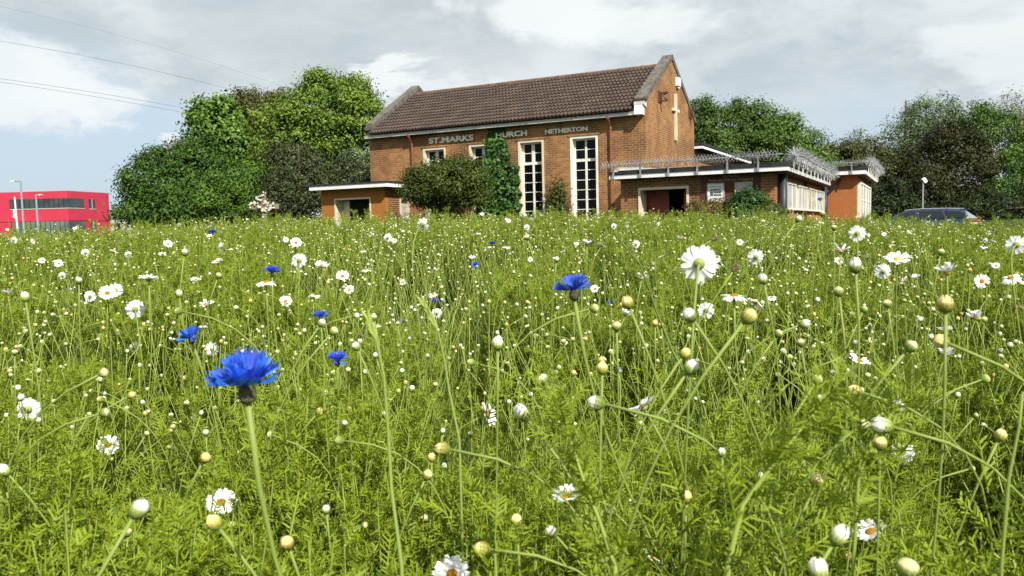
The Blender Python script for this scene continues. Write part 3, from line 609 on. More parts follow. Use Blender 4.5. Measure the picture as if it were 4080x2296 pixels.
# ------------------------------------------------------------------ flower-decked memorial cross
def memorial():
    p = at(264, 204, 24); b = at(264, 222, 24); gz = 0.0
    t = thing('memorial_cross', 'wooden memorial cross garlanded with white flowers in front of the dark bushes', 'memorial cross', (p.x, p.y, gz), .15)
    WD = mat('weathered_memorial_timber', (.20, .155, .10), .85, var=.25, vscale=8); FL = mat('white_flower_tributes', (.50, .48, .40), .8, var=.2, vscale=20)
    zt = at(264, 194, 24).z; za = at(264, 206.5, 24).z
    m = MB(); m.box(-.07, .07, -.02, .02, 0, zt); m.box(-.43, -.072, -.02, .018, za - .08, za + .08); m.box(.072, .43, -.02, .018, za - .08, za + .08); m.build('cross', WD, t)
    f = MB()
    for i in range(64):
        q = random.random(); 
        if i < 20: c = Vector((-.07 + .14 * math.sin(q * 9), -.05, za + .05 + (zt - za) * q))
        elif i < 46: c = Vector((-.42 + .5 * q, -.06, za + random.uniform(-.08, .1) + .12 * math.sin(q * 6)))
        else: c = Vector((.02 + .3 * q, -.06, za + random.uniform(-.12, .12)))
        r = random.uniform(.025, .05); f.lathe([(r * .5, -r * .6), (r, 0), (r * .6, r * .6), (0.002, r * .7)], 6, Matrix.Translation(c) @ Euler((random.uniform(0, 3), random.uniform(0, 3), 0)).to_matrix().to_4x4())
    f.build('white_flowers', FL, t)
memorial()
# ------------------------------------------------------------------ ground sheet
def ground():
    rad = list(np.concatenate([[0], np.arange(.3, 8, .3), np.arange(8, 16, .5), np.arange(16, 64, 3), [70, 90, 130, 200, 350, 700, 1500, 3000]])); A = 144
    vs = [(0, 0, ground_z(0, .01))]; fs = []
    for r in rad[1:]:
        for j in range(A):
            q = 2 * PI * j / A; x, y = r * math.sin(q), r * math.cos(q); vs.append((x, y, ground_z(x, y) + (random.uniform(-.015, .015) if r < 9 else 0)))
    for j in range(A): fs.append((0, 1 + (j + 1) % A, 1 + j))
    for i in range(len(rad) - 2):
        for j in range(A): o = 1 + i * A; fs.append((o + j, o + (j + 1) % A, o + A + (j + 1) % A, o + A + j))
    m = MB(); m.add(vs, fs)
    gm = mat('ground_turf', (.035, .06, .008), .95, col2=(.02, .03, .008), vscale=.8, detail=8, bump=.6, bscale=30)
    m.build('ground', gm, None, True, kind='structure')
ground()
# ------------------------------------------------------------------ foliage helpers
def quad_mesh(name, q, mt, smooth=False, tris=False):
    q = np.asarray(q, dtype=np.float32); n, k = q.shape[0], q.shape[1]
    me = bpy.data.meshes.new(name); me.vertices.add(n * k); me.vertices.foreach_set('co', q.reshape(-1))
    me.loops.add(n * k); me.loops.foreach_set('vertex_index', np.arange(n * k, dtype=np.int32))
    me.polygons.add(n); me.polygons.foreach_set('loop_start', np.arange(0, n * k, k, dtype=np.int32)); me.polygons.foreach_set('loop_total', np.full(n, k, dtype=np.int32))
    me.update(calc_edges=True)
    if mt: me.materials.append(mt)
    return me
def unit(a): return a / np.maximum(1e-9, np.linalg.norm(a, axis=-1, keepdims=True))
def leaf_quads(P, N, ln, wd, droop=.25):
    n = len(P); t = unit(np.cross(N, rng.normal(size=(n, 3)))); b = unit(np.cross(N, t)); s = rng.uniform(.7, 1.3, (n, 1))
    a = t * ln * s * .5; c = b * wd * s * .5; d = N * ln * s * droop
    return np.stack([P - a, P - c + d * .3, P + a - d, P + c + d * .3], 1)
def crown_mesh(name, lobes, n, ln, wd, mt, clump=.30, per=26, up=.5, shell=(.62, 1.04), ragged=.14):
    clump *= 1.35; per = int(per * 1.9); n = int(n * 1.25); ln *= .86; wd *= .86
    vol = [l[1][0] * l[1][2] + l[1][0] * l[1][1] for l in lobes]; tot = sum(vol); Q = []
    for (c, r), v in zip(lobes, vol):
        k = max(6, int(n * v / tot / per)); d = unit(rng.normal(size=(k, 3)))
        f = rng.uniform(shell[0] ** 2, shell[1] ** 2, (k, 1)) ** .5
        f = f * (1 + ragged * np.sin(d[:, :1] * 7 + c[0]) * np.cos(d[:, 2:] * 6 + c[1])) + (rng.random((k, 1)) < .06) * rng.uniform(.02, .16, (k, 1))
        cc = np.array(c) + d * f * np.array(r)
        sz = rng.uniform(.6, 1.35, (k, 1, 1)) * clump
        off = rng.normal(size=(k, per, 3)) * np.array([.55, .55, .36]) * sz
        P = (cc[:, None, :] + off).reshape(-1, 3)
        N = unit(np.repeat(d, per, 0) * .55 + np.array([0, 0, up]) + off.reshape(-1, 3) / clump * .75 + rng.normal(size=(k * per, 3)) * .42)
        Q.append(leaf_quads(P, N, ln, wd))
    return quad_mesh(name, np.concatenate(Q), mt)
def leafmat(name, c, c2=None, isl=.28, vs=.9, tr=.12, rough=.5):
    return mat(name, c, rough, col2=c2 or tuple(x * .62 for x in c), vscale=vs, spec=.25, transl=tr, island=isl)
BARK = mat('grey_brown_bark', (.10, .075, .05), .95, var=.3, vscale=8, bump=.6, bscale=25)
def lobe(px, py, Y, rx, ry, rd): c = at(px, py, Y); return ((c.x, c.y, c.z), (rx * Y / FPX, rd, ry * Y / FPX))
def tree(name, label, cat, lobes, n, ln, wd, mt, group=None, bx=None, limbs=7, clump=.3, per=26, up=.5, shell=(.62, 1.04), rt=.16, ragged=.14, trunk=True):
    if bx is None:
        k = max(lobes, key=lambda l: l[1][0] * l[1][2]); bx = (k[0][0], k[0][1])
    gz = ground_z(*bx); t = thing(name, label, cat, (bx[0], bx[1], gz), 0, group)
    rr_ = random.Random(int(n + bx[0] * 10)); extra = []
    if n > 6000:
        for c, r in lobes:
            for _ in range(5):
                q = rr_.uniform(0, 2 * PI); e = rr_.uniform(-.25, 1.35); ff = rr_.uniform(.82, 1.0); k_ = rr_.uniform(.22, .40)
                extra.append(((c[0] + math.cos(q) * math.cos(e) * r[0] * ff, c[1] + math.sin(q) * math.cos(e) * r[1] * ff, c[2] + math.sin(e) * r[2] * ff), (r[0] * k_, r[1] * k_, r[2] * k_ * 1.1)))
    lobes = list(lobes) + extra
    off = np.array([bx[0], bx[1], gz]); lb = [(tuple(np.array(c) - off), r) for c, r in lobes]
    if trunk:
        top = max(c[2] for c, r in lb); tk = MB(); hh = top * .55
        tk.tube([(0, 0, -.1), (.03, .02, hh * .4), (-.04, .05, hh * .8), (.02, 0, top)], [rt * 1.25, rt, rt * .75, rt * .2], 9)
        for i in range(limbs):
            c, r = lb[i % len(lb)]; q = random.uniform(0, 2 * PI); z0 = hh * random.uniform(.25, .85)
            e = (c[0] + math.cos(q) * r[0] * .75, c[1] + math.sin(q) * r[1] * .6, c[2] + random.uniform(-.2, .7) * r[2]); mid = ((e[0]) * .45, e[1] * .45, z0 + (e[2] - z0) * .6)
            tk.tube([(0, 0, z0), mid, e], [rt * .5, rt * .32, rt * .08], 6)
        tk.build('trunk', BARK, t, True)
    link(crown_mesh('crown', lb, n, ln, wd, mt, clump, per, up, shell, ragged), 'crown', t); return t
GL_ = 'trees and tall bushes behind the left end of the church'; GR_ = 'trees behind the right end of the church'
M_beech = leafmat('deep_green_leaves', (0.064, 0.129, 0.015), (0.040, 0.086, 0.013)); M_mid = leafmat('mid_green_leaves', (0.097, 0.179, 0.018), (0.057, 0.122, 0.016))
M_maple = leafmat('bright_green_leaves', (.135, .235, .035), (.075, .145, .022)); M_yel = leafmat('yellow_green_leaves', (0.162, 0.246, 0.026), (0.098, 0.168, 0.021))
M_olive = leafmat('olive_brown_leaves', (0.154, 0.154, 0.037), (0.094, 0.101, 0.029)); M_grey = leafmat('grey_green_hawthorn', (.078, .098, .036), (.038, .052, .017), isl=.4)
M_fresh = leafmat('fresh_green_leaves', (0.097, 0.167, 0.027), (0.057, 0.107, 0.019)); M_right = leafmat('soft_green_leaves', (0.124, 0.211, 0.031), (0.079, 0.146, 0.026))
M_bronze = leafmat('dark_bronze_leaves', (.052, .052, .012), (.03, .036, .010)); M_dark = leafmat('dark_leaves', (.030, .048, .010), (.018, .03, .007)); M_will = leafmat('willow_leaves', (0.124, 0.182, 0.065), (0.073, 0.124, 0.043)); M_brown = leafmat('bronze_green_leaves', (0.091, 0.098, 0.022), (0.056, 0.073, 0.018)); M_ivy = leafmat('ivy_leaves', (0.068, 0.149, 0.024), (0.036, 0.085, 0.016), isl=.35)  # M_dark: a plain darker leaf colour for the low bushes
M_haw = leafmat('hawthorn_leaves', (.078, .108, .014), (.045, .068, .010), isl=.32); M_hedge = leafmat('reddish_hedge_leaves', (0.140, 0.095, 0.031), (0.078, 0.061, 0.022)); M_bush = leafmat('glossy_bush_leaves', (0.036, 0.090, 0.014), (0.022, 0.058, 0.010), isl=.3); M_box = leafmat('olive_hedge_leaves', (0.095, 0.112, 0.020), (0.056, 0.067, 0.016))
tree('bush', 'large rounded dark green bush at the left end of the tree group', 'bush', [lobe(170, 198, 40, 46, 36, 2.4), lobe(200, 180, 41, 44, 34, 2.4), lobe(146, 212, 39, 22, 24, 2.0), lobe(178, 215, 38.6, 40, 26, 2.0), lobe(190, 158, 41, 17, 12, 1.2), lobe(160, 166, 41, 16, 14, 1.2)], 30000, .18, .085, M_beech, GL_, clump=.34)
tree('bush', 'mid green bush in front of the bright maple, right of the large dark bush', 'bush', [lobe(232, 198, 39, 40, 36, 2.0), lobe(214, 210, 38, 32, 26, 1.8), lobe(250, 206, 38.4, 26, 28, 1.8)], 22000, .17, .08, M_mid, GL_, clump=.32)
tree('tree', 'bright green broad leaved tree standing out above the dark bush on the left', 'tree', [lobe(222, 138, 44, 27, 30, 1.8), lobe(206, 120, 44, 12, 17, 1.0), lobe(240, 150, 44, 22, 26, 1.6), lobe(212, 152, 44, 18, 22, 1.4), lobe(224, 110, 44, 8, 10, .8)], 13000, .24, .17, M_maple, GL_, clump=.36, per=18)
tree('tree', 'brownish olive tree between the bright green tree and the tallest tree', 'tree', [lobe(262, 122, 46, 28, 30, 2.0), lobe(248, 108, 46, 16, 17, 1.3), lobe(285, 112, 46, 20, 22, 1.5), lobe(270, 150, 46, 26, 32, 2.0)], 15000, .17, .08, M_olive, GL_, clump=.3, shell=(.5, 1.1))
tree('tree', 'tallest yellow green tree right beside the church roof', 'tree', [lobe(325, 118, 42, 48, 34, 2.6), lobe(318, 90, 42, 18, 13, 1.4), lobe(350, 95, 42, 24, 14, 1.5), lobe(362, 115, 42, 22, 24, 1.8), lobe(300, 140, 41.5, 40, 32, 2.4), lobe(352, 150, 41.6, 28, 36, 2.2), lobe(282, 170, 41, 26, 28, 2.0)], 42000, .18, .09, M_yel, GL_, clump=.36)
tree('hawthorn', 'grey green flowering hawthorn directly left of the side porch', 'bush', [lobe(300, 190, 36, 36, 30, 1.6), lobe(338, 182, 37, 32, 26, 1.6), lobe(280, 206, 35.5, 22, 20, 1.2), lobe(330, 205, 36, 40, 22, 1.5), lobe(292, 160, 37, 24, 16, 1.2)], 26000, .13, .065, M_grey, GL_, clump=.28)
tree('shrub', 'pale flowering shrub just above the porch roof against the church corner', 'shrub', [lobe(345, 181, 38.5, 20, 9, .8), lobe(360, 168, 39, 10, 16, .8)], 3800, .14, .08, leafmat('pale_blossom_shrub', (0.235, 0.279, 0.145), (0.067, 0.134, 0.033), isl=.4), GL_, clump=.24)
tree('tree', 'fresh green rounded tree directly right of the church gable', 'tree', [lobe(722, 135, 52, 34, 30, 2.6), lobe(745, 128, 52, 26, 22, 2.2), lobe(703, 118, 52, 14, 19, 1.4), lobe(715, 165, 51, 36, 28, 2.4), lobe(758, 150, 52, 24, 28, 2.2)], 27000, .2, .1, M_fresh, GR_, clump=.36)
tree('tree', 'softer green tree sloping down to the right behind the annex roof', 'tree', [lobe(785, 152, 50, 30, 30, 2.4), lobe(775, 138, 50, 20, 20, 1.8), lobe(812, 168, 50, 22, 26, 2.0), lobe(795, 185, 49, 34, 30, 2.4)], 26000, .18, .09, M_right, GR_, clump=.34)
tree('tree', 'bronze brown tree above the orange end wall of the annex', 'tree', [lobe(852, 172, 55, 26, 32, 2.2), lobe(840, 158, 55, 15, 18, 1.4), lobe(872, 195, 53, 28, 28, 2.2), lobe(868, 165, 55, 18, 22, 1.6)], 20000, .18, .09, M_brown, GR_, clump=.34)
tree('tree', 'airy grey green willow with sky showing through its crown', 'tree', [lobe(880, 148, 60, 30, 24, 2.0), lobe(905, 155, 60, 26, 30, 2.2), lobe(935, 118, 60, 30, 20, 2.2), lobe(915, 125, 60, 16, 17, 1.4), lobe(960, 126, 60, 26, 20, 2.0), lobe(945, 145, 60, 26, 22, 2.0)], 12500, .24, .08, M_will, GR_, clump=.42, per=20, shell=(.35, 1.12), limbs=14, rt=.22, ragged=.25)
tree('tree', 'big dark bronze tree behind the blue car', 'tree', [lobe(940, 168, 52, 40, 36, 2.6), lobe(918, 182, 51, 30, 32, 2.2), lobe(962, 182, 51, 28, 34, 2.2), lobe(925, 200, 50.5, 30, 20, 2.0), lobe(950, 150, 52, 26, 20, 1.8)], 30000, .19, .09, M_bronze, GR_, clump=.38)
tree('tree', 'green tree at the right edge of the picture beside the bronze tree', 'tree', [lobe(990, 155, 56, 30, 42, 2.6), lobe(1012, 180, 54, 30, 34, 2.4), lobe(985, 128, 56, 18, 22, 1.6), lobe(1000, 200, 53, 28, 20, 2.0), lobe(1050, 165, 57, 34, 42, 2.6), lobe(1090, 180, 57, 34, 42, 2.6)], 32000, .2, .1, M_mid, GR_, clump=.38)
tree('tree', 'thin pale barked tree in young leaf at the upper right edge', 'tree', [lobe(1008, 118, 62, 16, 22, 1.6), lobe(1028, 122, 62, 18, 26, 1.6), lobe(1018, 150, 62, 16, 24, 1.6)], 3800, .2, .08, leafmat('sparse_young_leaves', (0.179, 0.167, 0.089), (0.112, 0.112, 0.056)), GR_, clump=.5, per=12, shell=(.2, 1.15), limbs=22, rt=.2, ragged=.3)
tree('bush', 'dark bush between the orange end wall and the blue car', 'bush', [lobe(888, 205, 47, 24, 22, 1.8), lobe(872, 212, 46, 14, 18, 1.2), lobe(905, 212, 48, 16, 16, 1.4)], 14000, .16, .08, M_dark, GR_, clump=.3)
tree('bush', 'low dark bush behind the camera pole at the right', 'bush', [lobe(960, 208, 49, 36, 14, 1.8), lobe(990, 208, 50, 26, 14, 1.8), lobe(1030, 206, 51, 30, 18, 1.8)], 12000, .16, .08, M_dark, GR_, clump=.3)
tree('hawthorn', 'round hawthorn bush hiding the lower halves of the two left church windows', 'bush', [lobe(440, 183, 29.2, 38, 20, 1.4), lobe(455, 170, 29.4, 24, 13, 1.1), lobe(418, 190, 29.0, 18, 13, 1.0), lobe(470, 183, 29.3, 19, 17, 1.0), lobe(474, 196, 29.3, 14, 14, .8), lobe(445, 198, 29.6, 32, 14, .8)], 26000, .10, .05, M_haw, None, clump=.22, limbs=12, rt=.09)
tree('hedge', 'clipped hedge of reddish brown leaves in front of the notice board', 'hedge', [lobe(705, 211, 22.2, 18, 9, .5), lobe(725, 211, 22.0, 18, 9, .5), lobe(742, 212, 21.8, 10, 9, .5)], 9000, .07, .035, M_hedge, None, clump=.12, per=20, trunk=False)
tree('shrub', 'dark glossy green shrub in front of the blank right hand board', 'shrub', [lobe(748, 207, 21.5, 14, 11, .5), lobe(749, 201, 21.5, 9, 8, .4), lobe(744, 214, 21.4, 14, 10, .5)], 6500, .085, .045, M_bush, None, clump=.15, trunk=False)
tree('hedge', 'low olive hedge right of the glossy shrub at the annex corner', 'hedge', [lobe(768, 213, 21.3, 13, 8, .5), lobe(760, 216, 21.2, 16, 9, .5)], 5500, .065, .035, M_box, None, clump=.12, per=20, trunk=False)
# ivy and the scruffy shrub on the long wall (local church frame)
def ivy():
    t = thing('ivy', 'thick green ivy climbing the church wall over the missing letter to the gutter', 'ivy', CH_AT, YAW)
    P = []
    while len(P) < 9500:
        u = random.uniform(4.80, 7.1); z = random.uniform(.3, 4.92)
        hi = 6.22 + (0.06 * math.sin(z * 9)); lo = np.interp(z, [0, 2.3, 3.25, 3.45, 3.5, 4.1, 4.4, 4.92], [4.86, 4.86, 4.95, 5.05, 5.32, 5.30, 5.52, 5.50]) + .07 * math.sin(z * 13)
        if z < 2.9: hi += (2.9 - z) * .32
        if 3.0 < z < 3.45 and 5.2 < u < 5.38 + .1 * math.sin(z * 20): continue
        if lo < u < hi: P.append((-.04 - abs(random.gauss(0, .14)) if z < 4.38 else -.012 - abs(random.gauss(0, .012)), u, z))
    P = np.array(P); N = unit(np.array([-1, -.25, .35]) + rng.normal(size=P.shape) * .45)
    link(quad_mesh('leaves', leaf_quads(P, N, .12, .10), M_ivy), 'leaves', t)
    m = MB()
    for i in range(9):
        u = 4.95 + i * .16; m.tube([(-.03, u, 0), (-.035, u + .1, 1.2), (-.03, 5.5 + i * .07, 3.0 if i > 2 else 2.2)], [.02, .016, .008], 5)
    m.build('stems', BARK, t)
ivy()
def wall_shrub():
    t = thing('climbing_shrub', 'thin scruffy shrub growing up the brick wall between the two right tall windows', 'shrub', CH_AT, YAW)
    P = np.concatenate([rng.normal(size=(1500, 3)) * np.array([.10, .17, .33]) + np.array([-.2, 3.28, 1.95]), rng.normal(size=(700, 3)) * np.array([.1, .35, .4]) + np.array([-.2, 3.4, 1.1])])
    P[:, 0] = np.minimum(P[:, 0], -.03); N = unit(np.array([-1, 0, .5]) + rng.normal(size=P.shape) * .6)
    link(quad_mesh('leaves', leaf_quads(P, N, .085, .05), M_box), 'leaves', t); m = MB()
    for i in range(16):
        u = 3.3 + random.gauss(0, .3); m.tube([(-.15, 3.3 + (u - 3.3) * .5, 0), (-.18, u, 1.0 + random.random()), (-.2, u + random.gauss(0, .25), 1.6 + random.random() * .8)], [.012, .008, .003], 4)
    m.build('stems', BARK, t)
wall_shrub()
# ------------------------------------------------------------------ meadow: feathery mayweed as stuff
LEAFM = mat('feathery_mayweed_leaf', (.098, .150, .008), .55, col2=(.048, .088, .006), vscale=1.6, spec=.2, transl=.16, island=.22)
LEAFT = mat('young_sunlit_mayweed_leaf', (.24, .31, .018), .5, col2=(.16, .23, .014), vscale=1.6, spec=.25, transl=.22, island=.2)  # young top growth and stem sprays; sunlit brightness put into the colour
STEMM = mat('pale_green_stem', (.34, .41, .085), .5, col2=(.22, .30, .05), vscale=4, spec=.3, transl=.1)
GRASSM = mat('meadow_grass_blade', (.06, .14, .022), .45, col2=(.12, .20, .02), vscale=2, spec=.35, transl=.3, island=.25)
def bez(p0, p1, p2, p3, n):
    t = np.linspace(0, 1, n)[:, None]; return (1 - t) ** 3 * p0 + 3 * (1 - t) ** 2 * t * p1 + 3 * (1 - t) * t ** 2 * p2 + t ** 3 * p3
def ribbon_tube(pts, r0, r1, k=3):
    m = MB(); m.tube([tuple(p) for p in pts], list(np.linspace(r0, r1, len(pts))), k, cap=False); return m
def plant_proto(i):
    H = PLANT_H * rng.uniform(.92, 1.12); Q = []; T = []; mb = MB()
    for s in range(int(rng.integers(6, 10))):
        a = rng.uniform(0, 2 * PI); r = rng.uniform(.03, .14); h = H * rng.uniform(.7, 1.06)
        p = bez(np.array([rng.normal(0, .02), rng.normal(0, .02), 0]), np.array([math.cos(a) * r * .3, math.sin(a) * r * .3, h * .4]), np.array([math.cos(a) * r, math.sin(a) * r, h * .75]), np.array([math.cos(a) * r * 1.2, math.sin(a) * r * 1.2, h]), 9)
        mb.tube([tuple(x) for x in p], list(np.linspace(.0019, .0010, 9)), 3, cap=False)
        for L_ in range(int(rng.integers(15, 20))):
            t = rng.uniform(.22, 1.0) ** .8; q = t * 8; k = min(7, int(q)); b0 = p[k] + (p[k + 1] - p[k]) * (q - k)
            az = L_ * 2.4 + rng.normal(0, .4); el = rng.uniform(.2, 1.25); ln = rng.uniform(.022, .055) * (1.15 - .4 * t)
            d = np.array([math.cos(az) * math.cos(el), math.sin(az) * math.cos(el), math.sin(el)]); sd = unit(np.cross(d, np.array([0, 0, 1.0]) + rng.normal(size=3) * .3)); up = np.cross(sd, d)
            tip = b0 + d * ln; w = .0011
            n_before = len(Q); Q.append([b0 - sd * w, b0 + sd * w, tip + sd * w * .5, tip - sd * w * .5])
            nl = int(rng.integers(5, 8))
            for j in range(nl):
                f = (j + .8) / nl; c = b0 + d * ln * f + up * .004 * math.sin(f * 3); l2 = ln * .34 * (1 - .55 * abs(f - .45)) 
                for sg in (-1, 1):
                    e = unit(d * rng.uniform(.4, 1.0) + sd * sg * .8 + up * rng.normal(.2, .6)); w2 = unit(np.cross(e, up + rng.normal(size=3) * .6)) * .0012
                    tp = c + e * l2
                    Q.append([c - w2 * .7, c + w2 * .7, tp + w2 * .55, tp - w2 * .55])
                    if l2 > .011:
                        e2 = unit(e + sd * sg * -.3 + up * .6 + d * .3); c2 = c + e * l2 * .55; tp2 = c2 + e2 * l2 * .45
                        Q.append([c2 - w2 * .6, c2 + w2 * .6, tp2 + w2 * .4, tp2 - w2 * .4])
            T += [2 if t > rng.uniform(.62, .92) else 0] * (len(Q) - n_before)  # upper leaves take the lighter colour, painting sunlit tips over shaded depth
    me = quad_mesh('mayweed_plant', np.array(Q), LEAFM); me.materials.append(STEMM); me.materials.append(LEAFT); me.polygons.foreach_set('material_index', np.array(T, dtype=np.int32))
    sm = mb.mesh('st', STEMM, True)
    bm = bmesh.new(); bm.from_mesh(me); n0 = len(bm.faces); bm.from_mesh(sm); bm.faces.ensure_lookup_table()
    for f in bm.faces[n0:]: f.material_index = 1
    bm.to_mesh(me); bm.free(); bpy.data.meshes.remove(sm); return me
def grass_proto(i):
    Q = []
    for b in range(26):
        a = rng.uniform(0, 2 * PI); x0 = np.array([rng.normal(0, .035), rng.normal(0, .035), 0]); h = PLANT_H * rng.uniform(.55, 1.05); out = rng.uniform(.02, .16); d = np.array([math.cos(a), math.sin(a), 0])
        p = bez(x0, x0 + d * out * .15 + [0, 0, h * .5], x0 + d * out * .6 + [0, 0, h * .95], x0 + d * out * rng.uniform(1.1, 1.8) + [0, 0, h * rng.uniform(.75, 1.0)], 7)
        s = np.array([-d[1], d[0], 0]); w = rng.uniform(.0014, .003)
        for k in range(6):
            w0, w1 = w * (1 - (k / 6) ** 2), w * (1 - ((k + 1) / 6) ** 2) + .0001; Q.append([p[k] - s * w0, p[k] + s * w0, p[k + 1] + s * w1, p[k + 1] - s * w1])
    return quad_mesh('grass_tuft', np.array(Q), GRASSM)
# heads ------------------------------------------------------------
PETAL = mat('white_daisy_petal', (.80, .80, .78), .55, spec=.2, transl=.22)
def bud_mat(name, cb, ct, streak):
    m = bpy.data.materials.new(name); m.use_nodes = True; g = G(m.node_tree); b = m.node_tree.nodes['Principled BSDF']; b.inputs['Roughness'].default_value = .6; b.inputs['Specular IOR Level'].default_value = .2
    tc = g.n('ShaderNodeTexCoord').outputs['Object']; s = g.n('ShaderNodeSeparateXYZ'); g.set(s.inputs[0], tc); mp = g.n('ShaderNodeMapping'); mp.inputs['Scale'].default_value = (5.5, 5.5, .8); g.set(mp.inputs[0], tc)
    nz = g.noise(mp.outputs[0], 1.0, 4, .6); oi = g.n('ShaderNodeObjectInfo').outputs['Random']
    col = g.mix(g.rng(g.math('ADD', s.outputs[2], g.math('MULTIPLY', g.math('SUBTRACT', nz, .5), 1.2)), -.85, .75), c4(cb), c4(ct)); col = g.mix(g.math('MULTIPLY', g.rng(nz, .52, .66), .55), col, c4(streak))
    hs = g.n('ShaderNodeHueSaturation'); g.set(hs.inputs['Color'], col); g.set(hs.inputs['Value'], g.rng(oi, 0, 1, .72, 1.18, smooth=False)); g.set(b.inputs['Base Color'], hs.outputs[0]); return m
DISC = mat('yellow_daisy_disc', (.78, .36, .012), .75, var=.3, vscale=22, bump=.8, bscale=30)
DISCP = mat('pale_yellow_disc', (.62, .45, .08), .75, var=.2, vscale=16); CALYX = mat('green_calyx', (.22, .28, .05), .6, col2=(.34, .36, .10), vscale=7)
BUDG = bud_mat('green_bud_scales', (.15, .23, .035), (.43, .46, .17), (.24, .31, .06)); BUDY = bud_mat('yellow_bud_scales', (.20, .26, .04), (.58, .47, .13), (.36, .34, .06)); TIPY = bud_mat('yellow_bud_tip', (.50, .36, .06), (.70, .60, .26), (.48, .36, .08)); TIPW = mat('white_bud_tip', (.78, .77, .68), .6, var=.08, vscale=5, spec=.2, transl=.15)
TIPG = bud_mat('cream_bud_tip', (.34, .40, .12), (.60, .60, .30), (.38, .42, .14)); BLUE = mat('cornflower_blue', (.055, .185, .76), .55, col2=(.04, .125, .68), vscale=2.5, spec=.2, transl=.22, island=.30); VIOB = mat('cornflower_violet_blue', (.06, .105, .58), .55, col2=(.085, .16, .72), vscale=2.5, spec=.2, transl=.22, island=.25)
PALEB = mat('faded_lilac_petal', (.28, .27, .62), .6, spec=.2, transl=.2); PURP = mat('dark_purple_florets', (.06, .015, .18), .6); INVO = mat('brown_green_involucre', (.13, .115, .06), .8, col2=(.24, .25, .13), vscale=9, bump=.8, bscale=14); INVD = mat('dark_involucre', (.03, .022, .02), .8, col2=(.10, .10, .06), vscale=9)
SEEDB = mat('brown_seed_head', (.12, .085, .045), .85, col2=(.22, .19, .10), vscale=6)
HEADSTEM = mat('pale_flower_stem', (.23, .30, .065), .5, spec=.25, transl=.08)
def petals_mesh(seed, elev, n, R=1.0, miss=0.0, droop=0.0, spread=.12, layers=1):
    r_ = random.Random(seed); m = MB()
    for ly in range(layers):
        for i in range(n):
            if r_.random() < miss: continue
            a = 2 * PI * (i + .5 * ly) / n + r_.gauss(0, .07); e = elev + r_.gauss(0, spread) - .12 * ly; L = R * r_.uniform(.88, 1.06); w = R * r_.uniform(.165, .205) * (19 / n if n > 19 else 1); tw = r_.gauss(0, .18)
            u = Vector((math.cos(a), math.sin(a), 0)); s = Vector((-math.sin(a), math.cos(a), 0)); vs = []; K = 6; pos = u * (.20 * R) + Vector((0, 0, .04 * R)); ang = e + .25
            step = L * .82 / (K - 1)
            for k in range(K):
                f = k / (K - 1); wd = w * (.55 + 1.0 * f - .75 * f * f) if k < K - 1 else w * .42
                dr = u * math.cos(ang) + Vector((0, 0, math.sin(ang))); nr = dr.cross(s); sv = s * math.cos(tw * f) + nr * math.sin(tw * f)
                for c in (-1, 0, 1): vs.append(pos + sv * wd * c + nr * (.10 * wd if c == 0 else -.06 * wd) + (dr * (.04 * R * (1 if c else -.6)) if k == K - 1 else Vector((0, 0, 0))))
                pos = pos + dr * step; ang -= (.25 + droop) / (K - 1)
            m.add(vs, [(k * 3 + c, k * 3 + c + 1, k * 3 + c + 4, k * 3 + c + 3) for k in range(K - 1) for c in (0, 1)])
    return m.mesh('ray_petals', PETAL, True)
PET = {'flat': [petals_mesh(i, .12, 17) for i in range(4)], 'dense': [petals_mesh(30 + i, .05, 21, layers=1, spread=.08) for i in range(2)], 'droop': [petals_mesh(40 + i, -.15, 16, droop=.7) for i in range(3)], 'cup': [petals_mesh(50 + i, .75, 15, spread=.2) for i in range(3)], 'half': [petals_mesh(60 + i, .35, 16, miss=.45, spread=.3) for i in range(3)]}
DISCM = MB().lathe([(.30, .02), (.31, .08), (.26, .17), (.15, .235), (.03, .25)], 14).mesh('disc', DISC, True)
DISCM2 = MB().lathe([(.29, .02), (.31, .10), (.27, .22), (.16, .30), (.03, .33)], 14).mesh('disc', DISCP, True)
CUPM = MB().lathe([(.05, -.20), (.18, -.17), (.28, -.08), (.31, .015), (.29, .03)], 12).mesh('calyx', CALYX, True)
